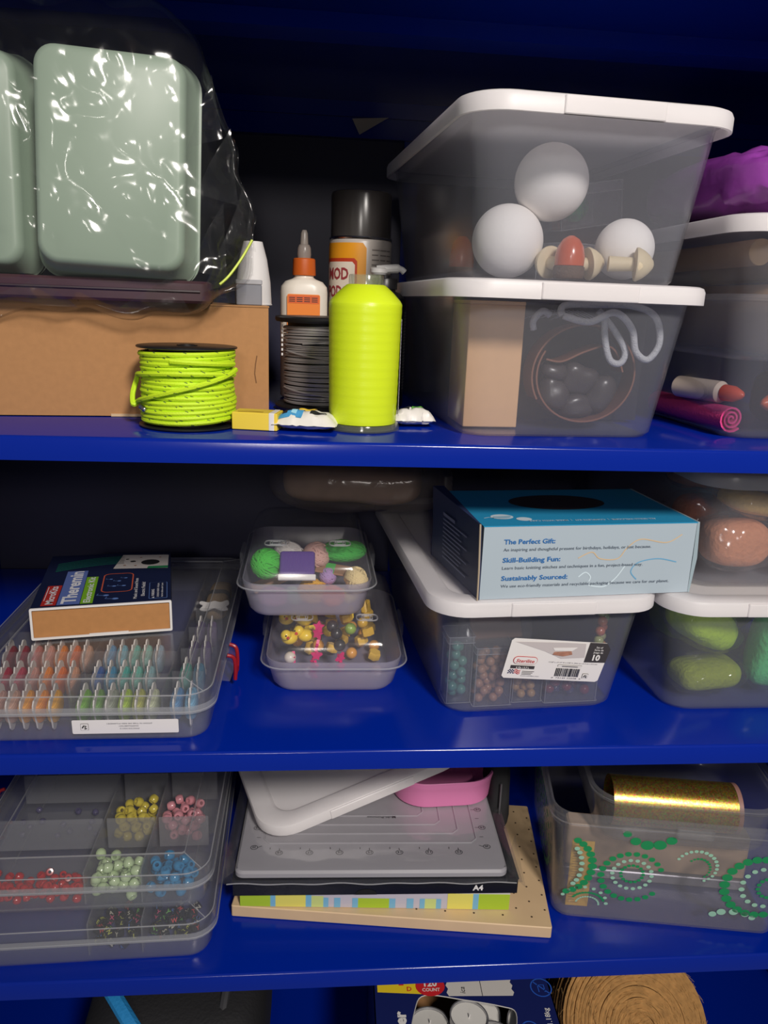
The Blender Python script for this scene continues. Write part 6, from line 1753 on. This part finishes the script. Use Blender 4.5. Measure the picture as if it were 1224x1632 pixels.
it = thing('inner_tray', 'clear rounded tray nested in the top of the dotted tub', 'tray', (0.3660, 0.0440, Z3 + 0.0700), R(-9))
MB().loft([tp(0.166, 0.146, 0.024, 0.0, 0.19), tp(0.170, 0.150, 0.026, 0.003, 0.19), tp(0.180, 0.160, 0.030, 0.046, 0.19), tp(0.186, 0.166, 0.032, 0.047, 0.19), tp(0.186, 0.166, 0.032, 0.052, 0.19), tp(0.180, 0.160, 0.030, 0.053, 0.19), tp(0.1785, 0.1585, 0.029, 0.046, 0.19), tp(0.1685, 0.1485, 0.025, 0.004, 0.19), tp(0.1640, 0.1440, 0.023, 0.0015, 0.19)]).build('shell', M_DT, it)
b = MB(); b.tube([(x, y + 0.095, 0.0500) for x, y in rrect(0.1868, 0.1668, 0.0322, 6)], 0.0007, 5, closed=True); b.build('rim', M_DT, it)
gr_ = thing('glitter_roll', 'gold glitter vinyl roll lying in the nested clear tray', 'roll', mtx(it) @ Vector((-0.070, 0.052, 0.0268)), R(-9))
b = MB().at(Matrix.Rotation(R(90), 4, 'Y')); b.lathe([(0.0248, 0.0), (0.0248, 0.126), (0.0241, 0.1262), (0.0241, 0.0)], 44, cap0=False, cap1=False); b.build('vinyl', glitter('gold_glitter', (206, 170, 84), 700), gr_)
b = MB().at(Matrix.Rotation(R(90), 4, 'Y')); b.lathe([(0.0250, 0.1225), (0.0250, 0.1268), (0.0225, 0.1270)], 44, cap0=False, cap1=False); b.build('end_edge', mat('roll_edge', (150, 110, 100), 0.5), gr_)
b = MB().at(Matrix.Rotation(R(90), 4, 'Y')); b.lathe([(0.0225, 0.1245), (0.0080, 0.1245), (0.0080, 0.1225), (0.0225, 0.1225)], 40, cap0=False, cap1=False); b.build('end_disc', mat('roll_dark', (60, 50, 44), 0.7), gr_)
yb_ = thing('ruler_card', 'yellow ruled card standing in the corner of the dotted tub', 'card', mtx(dt) @ Vector((-0.083, 0.018, 0.0035)), R(-8))
MB().box(-0.010, 0.012, 0, 0.0010, 0.0, 0.076).build('board', mat('ruler_yellow', (222, 176, 74), 0.6), yb_, smooth=0)
F = Face(yb_, (-0.010, 0, 0), (1, 0, 0), (0, 0, 1))
F.polys([[(0.002, 0.004 + 0.003 * k), (0.002 + (0.006 if k % 5 else 0.010), 0.004 + 0.003 * k), (0.002 + (0.006 if k % 5 else 0.010), 0.0046 + 0.003 * k), (0.002, 0.0046 + 0.003 * k)] for k in range(24)], mat('ruler_ink', (140, 104, 40), 0.6), 'ruling')
wb_ = thing('tan_sheet_pack', 'pack of tan and silver sheets filling the dotted tub', 'paper', mtx(dt) @ Vector((0.004, 0.062, 0.0035)), R(-9.5))
MB().slab(0.186, 0.022, 0.0500, 0.004, 0.002, (0, 0.011, 0.012)).build('sheets', mat('tan_sheets', (176, 150, 128), 0.35, noise_scale=20, noise_amt=0.25), wb_)
MB().slab(0.190, 0.030, 0.0110, 0.002, 0.001, (0, 0.013, 0)).build('foil_base', mat('foil_grey', (150, 148, 160), 0.3, 0.5), wb_)

# ------------------------------------------------------------------ cabinet floor: pouch, candle carton, jute
bp2 = thing('black_bag', 'black fabric bag with a bright blue edge on the cabinet floor', 'bag', (-0.1350, 0.120, 0.0008), R(0))
M_BF = mat('black_nylon', (26, 26, 29), 0.75, bump=0.3, noise_scale=300)
MB().pillow((0, 0, 0.080), (0.092, 0.105, 0.080), 0.42, 0.45, 48, 28, 0.003, 18, 4).build('body', M_BF, bp2, smooth=180)
b = MB(); b.tube(catmull([(-0.092, 0.030, 0.148), (-0.088, -0.005, 0.157), (-0.072, -0.035, 0.161), (-0.050, -0.065, 0.160), (-0.026, -0.092, 0.150), (-0.010, -0.104, 0.130)], 8), 0.0075, 10); b.build('blue_edge', mat('blue_trim', (40, 140, 205), 0.6, bump=0.4, noise_scale=250), bp2)
b = MB(); b.tube(catmull([(0.060, 0.060, 0.154), (0.056, 0.0, 0.163), (0.050, -0.060, 0.157), (0.046, -0.098, 0.120)], 8), 0.0045, 8); b.build('strap', mat('strap_grey', (52, 52, 56), 0.7), bp2)
cc = thing('candle_carton', 'navy carton with a torn opening full of tealight candles', 'carton', (0.0620, -0.0120, 0.0008), R(-1.5))
NW, ND, NH = 0.181, 0.150, 0.1600
M_NB = mat('carton_navy', (24, 34, 92), 0.4)
b = MB(); k = 0.0012
b.box(0, NW, 0, k, 0, NH); b.box(0, NW, ND - k, ND, 0, NH); b.box(0, k, k, ND - k, 0, NH); b.box(NW - k, NW, k, ND - k, 0, NH); b.box(k, NW - k, k, ND - k, 0, k); b.build('body', M_NB, cc, smooth=0)
hole = [tuple(p)[:2] for p in catmull([(0.034, 0.012, 0), (0.040, 0.050, 0), (0.052, 0.066, 0), (0.090, 0.060, 0), (0.126, 0.052, 0), (0.140, 0.044, 0), (0.132, 0.016, 0), (0.120, 0.004, 0), (0.060, 0.003, 0)], 5, True)]
def top_with_hole():
    b = MB()
    cx, cy = 0.085, 0.034
    n = len(hole)
    outer = []
    for (x, y) in hole:
        dx, dy = x - cx, y - cy
        t = min((NW - cx) / dx if dx > 0 else (0 - cx) / dx if dx < 0 else 9, (ND - cy) / dy if dy > 0 else (0 - cy) / dy if dy < 0 else 9)
        outer.append((cx + dx * t, cy + dy * t))
    b.loft([[(x, y, NH) for x, y in hole], [(x, y, NH) for x, y in outer]], False, False)
    b.loft([[(x, y, NH - 0.0006) for x, y in hole], [(x, y, NH) for x, y in hole]], False, False)
    for c in ((0, 0), (NW, 0), (NW, ND), (0, ND)):
        i = min(range(n), key=lambda q: (outer[q][0] - c[0]) ** 2 + (outer[q][1] - c[1]) ** 2)
        for j in (i - 1, i):
            b.add([(outer[j % n][0], outer[j % n][1], NH), (outer[(j + 1) % n][0], outer[(j + 1) % n][1], NH), (c[0], c[1], NH)], [(0, 1, 2)])
    return b
top_with_hole().build('torn_top', M_NB, cc, smooth=0)
b = MB(); b.tube([(x, y, NH - 0.0004) for x, y in hole], 0.0006, 5, closed=True); b.build('torn_edge', mat('torn_grey', (190, 188, 184), 0.8), cc)
T = Face(cc, (0, 0, NH), (1, 0, 0), (0, 1, 0))
M_CY2 = mat('carton_yellow', (236, 206, 40), 0.5); M_CR = mat('carton_red', (204, 36, 44), 0.5)
T.poly([(0.004, 0.070), (0.062, 0.066), (0.062, 0.112), (0.004, 0.112)], M_CY2)
T.text('E', 0.026, 0.0775, M_CR, h=0.0075, bold=0.03)
T.text('D', 0.034, 0.0705, M_CR, h=0.0050, bold=0.02)
T.poly(ell(0.0580, 0.0760, 0.0150, 0.0120, 24), M_CR, 'print', 2)
T.text('120', 0.0585, 0.0755, mat('carton_white', (228, 226, 222), 0.5), h=0.0070, bold=0.035, align='C', k=3)
T.text('COUNT', 0.0585, 0.0695, mat('carton_white', (228, 226, 222)), w=0.018, h=0.0038, bold=0.02, align='C', k=3)
st = [(0.076, 0.064)]
for k in range(6):
    st += [(0.076 - (0.002 if k % 2 else 0), 0.064 + 0.0042 * k)]
st += [(0.141, 0.0870), (0.143, 0.0830), (0.141, 0.0790), (0.143, 0.0750), (0.141, 0.0710), (0.143, 0.0670), (0.141, 0.0630)]
T.poly(st, mat('carton_cream', (206, 202, 196), 0.6), 'print')
T.line([(0.110, 0.0632), (0.110, 0.0868)], 0.0006, M_INK, 'print', 2)
T.text('ica', 0.0930, 0.0665, M_INK, h=0.0052, bold=0.005, rot=90, shear=0.25)
T.text('er', 0.0300, 0.0330, MATS['carton_white'], h=0.0110, bold=0.045, rot=90)
T.text('1.18kg', 0.1730, 0.0300, MATS['carton_white'], h=0.0052, bold=0.01, rot=90)
T.text(')', 0.1730, 0.0230, MATS['carton_white'], h=0.0052, bold=0.01, rot=90)
M_ICO = mat('carton_icon_blue', (40, 90, 190), 0.5)
for (x, y, r_) in ((0.1720, 0.0720, 0.0105), (0.1500, 0.0260, 0.0080)):
    T.line(ell(x, y, r_, r_, 28) + [ell(x, y, r_, r_, 28)[0]], 0.0012, M_ICO)
    T.line([(x - r_ * 0.7, y + r_ * 0.7), (x + r_ * 0.7, y - r_ * 0.7)], 0.0012, M_ICO)
    T.line([(x - r_ * 0.3, y - r_ * 0.5), (x - r_ * 0.3, y + r_ * 0.3), (x + r_ * 0.3, y + r_ * 0.3), (x + r_ * 0.3, y - r_ * 0.5)], 0.0010, M_ICO)
M_TIN, M_WAX = mat('tealight_tin', (178, 178, 182), 0.3, 0.8), mat('tealight_wax', (226, 224, 218), 0.5)
def tealight(p, rot, label):
    t = thing('tealight', label, 'candle', mtx(cc) @ Vector(p), rot, 'tealight candles in the carton')
    b = MB(); b.lathe([(0.0170, 0.0), (0.0185, 0.001), (0.0188, 0.0140), (0.0195, 0.0146), (0.0195, 0.0152), (0.0183, 0.0150), (0.0181, 0.0120)], 28, cap1=False); b.build('tin', M_TIN, t)
    b = MB(); b.lathe([(0.0180, 0.0118), (0.0180, 0.0128), (0.0030, 0.0124)], 28); b.build('wax', M_WAX, t)
    b = MB(); b.tube([(0, 0, 0.0122), (0.0008, 0.0004, 0.0170)], 0.0006, 5); b.build('wick', M_PAPER, t)
rng = random.Random(3)
spots = ((0.056, 0.052), (0.094, 0.050), (0.040, 0.030), (0.076, 0.022), (0.116, 0.030), (0.152, 0.050), (0.112, 0.070), (0.152, 0.016))
for k, (x, y) in enumerate(spots):
    tealight((x, y, 0.1250 + 0.010 * math.sin(k * 1.7)), (rng.uniform(-0.25, 0.35), rng.uniform(-0.3, 0.3), 0), 'silver tealight candle ' + ('under the red count badge', 'in the middle of the torn opening below the ticket print', 'by the torn edge beside the white lettering', 'nearest the front edge in the middle of the opening', 'in the opening towards the jute roll', 'half hidden beneath the carton top by the crossed icon', 'tucked under the ticket print', 'at the front corner of the carton towards the jute')[k])
b = MB(); b.box(0.004, NW - 0.004, 0.004, ND - 0.004, 0.092, 0.0935)
lay = b.build('layer_card', M_CARD, None, smooth=0); lay.location = cc.location; lay.rotation_euler = cc.rotation_euler
tag(lay, 'flat card layer under the candles in the navy carton', 'card')

jt = thing('jute_roll', 'thick roll of rough brown jute twine on the cabinet floor', 'twine', (0.3420, 0.0850, 0.0850), (R(52), R(-4), 0))
M_JU = mat('jute', (176, 132, 78), 0.9, noise_scale=140, noise_amt=0.45, bump=0.6)
def jute():
    path = []
    turns, n = 34, 44
    prof = []
    for k in range(turns * n + 1):
        s = k / (turns * n)
        a = 2 * math.pi * k / n
        if s < 0.62:
            q = s / 0.62
            r = 0.002 + 0.072 * q
            z = 0.0640 - 0.018 * q * q
        else:
            q = (s - 0.62) / 0.38
            r = 0.074 + 0.004 * math.sin(math.pi * q)
            z = 0.046 - 0.092 * q
        r += 0.0013 * noise.noise(Vector((a * 0.8, 0.3, 0)))
        z += 0.0012 * noise.noise(Vector((a * 0.7, 5.3, 0)))
        path.append((r * math.cos(a), r * math.sin(a), z))
    return path
jp = jute()
MB().tube(jp, 0.0021, 6).build('twine', M_JU, jt)
b = MB(); b.lathe([(0.072, -0.046), (0.074, -0.02), (0.0735, 0.044), (0.045, 0.054), (0.002, 0.061)], 40); b.build('core', mat('jute_core', (110, 78, 44), 0.95), jt)
rng = random.Random(8)
b = MB()
for k in range(900):
    p = Vector(jp[rng.randrange(0, len(jp) - 2)])
    d = Vector((rng.uniform(-1, 1), rng.uniform(-1, 1), rng.uniform(-0.2, 1))).normalized()
    t = Vector((-p.y, p.x, 0)).normalized()
    l = rng.uniform(0.004, 0.010)
    o = Vector((p.x * 0.4, p.y * 0.4, max(p.z, 0.0) * 0.8)).normalized()
    p0 = p + o * 0.0018
    p1 = p0 + (t * rng.choice((-1, 1)) * 0.8 + d * 0.35 + o * 0.25) * l
    s_ = Vector((0.00014, 0.0001, 0.0001))
    mid = (p0 + p1) / 2 + o * 0.0008
    b.tube([p0, mid, p1], 0.00016, 3)
b.build('loose_fibres', mat('jute_fibre', (206, 164, 104), 0.8), jt)['kind'] = 'stuff'
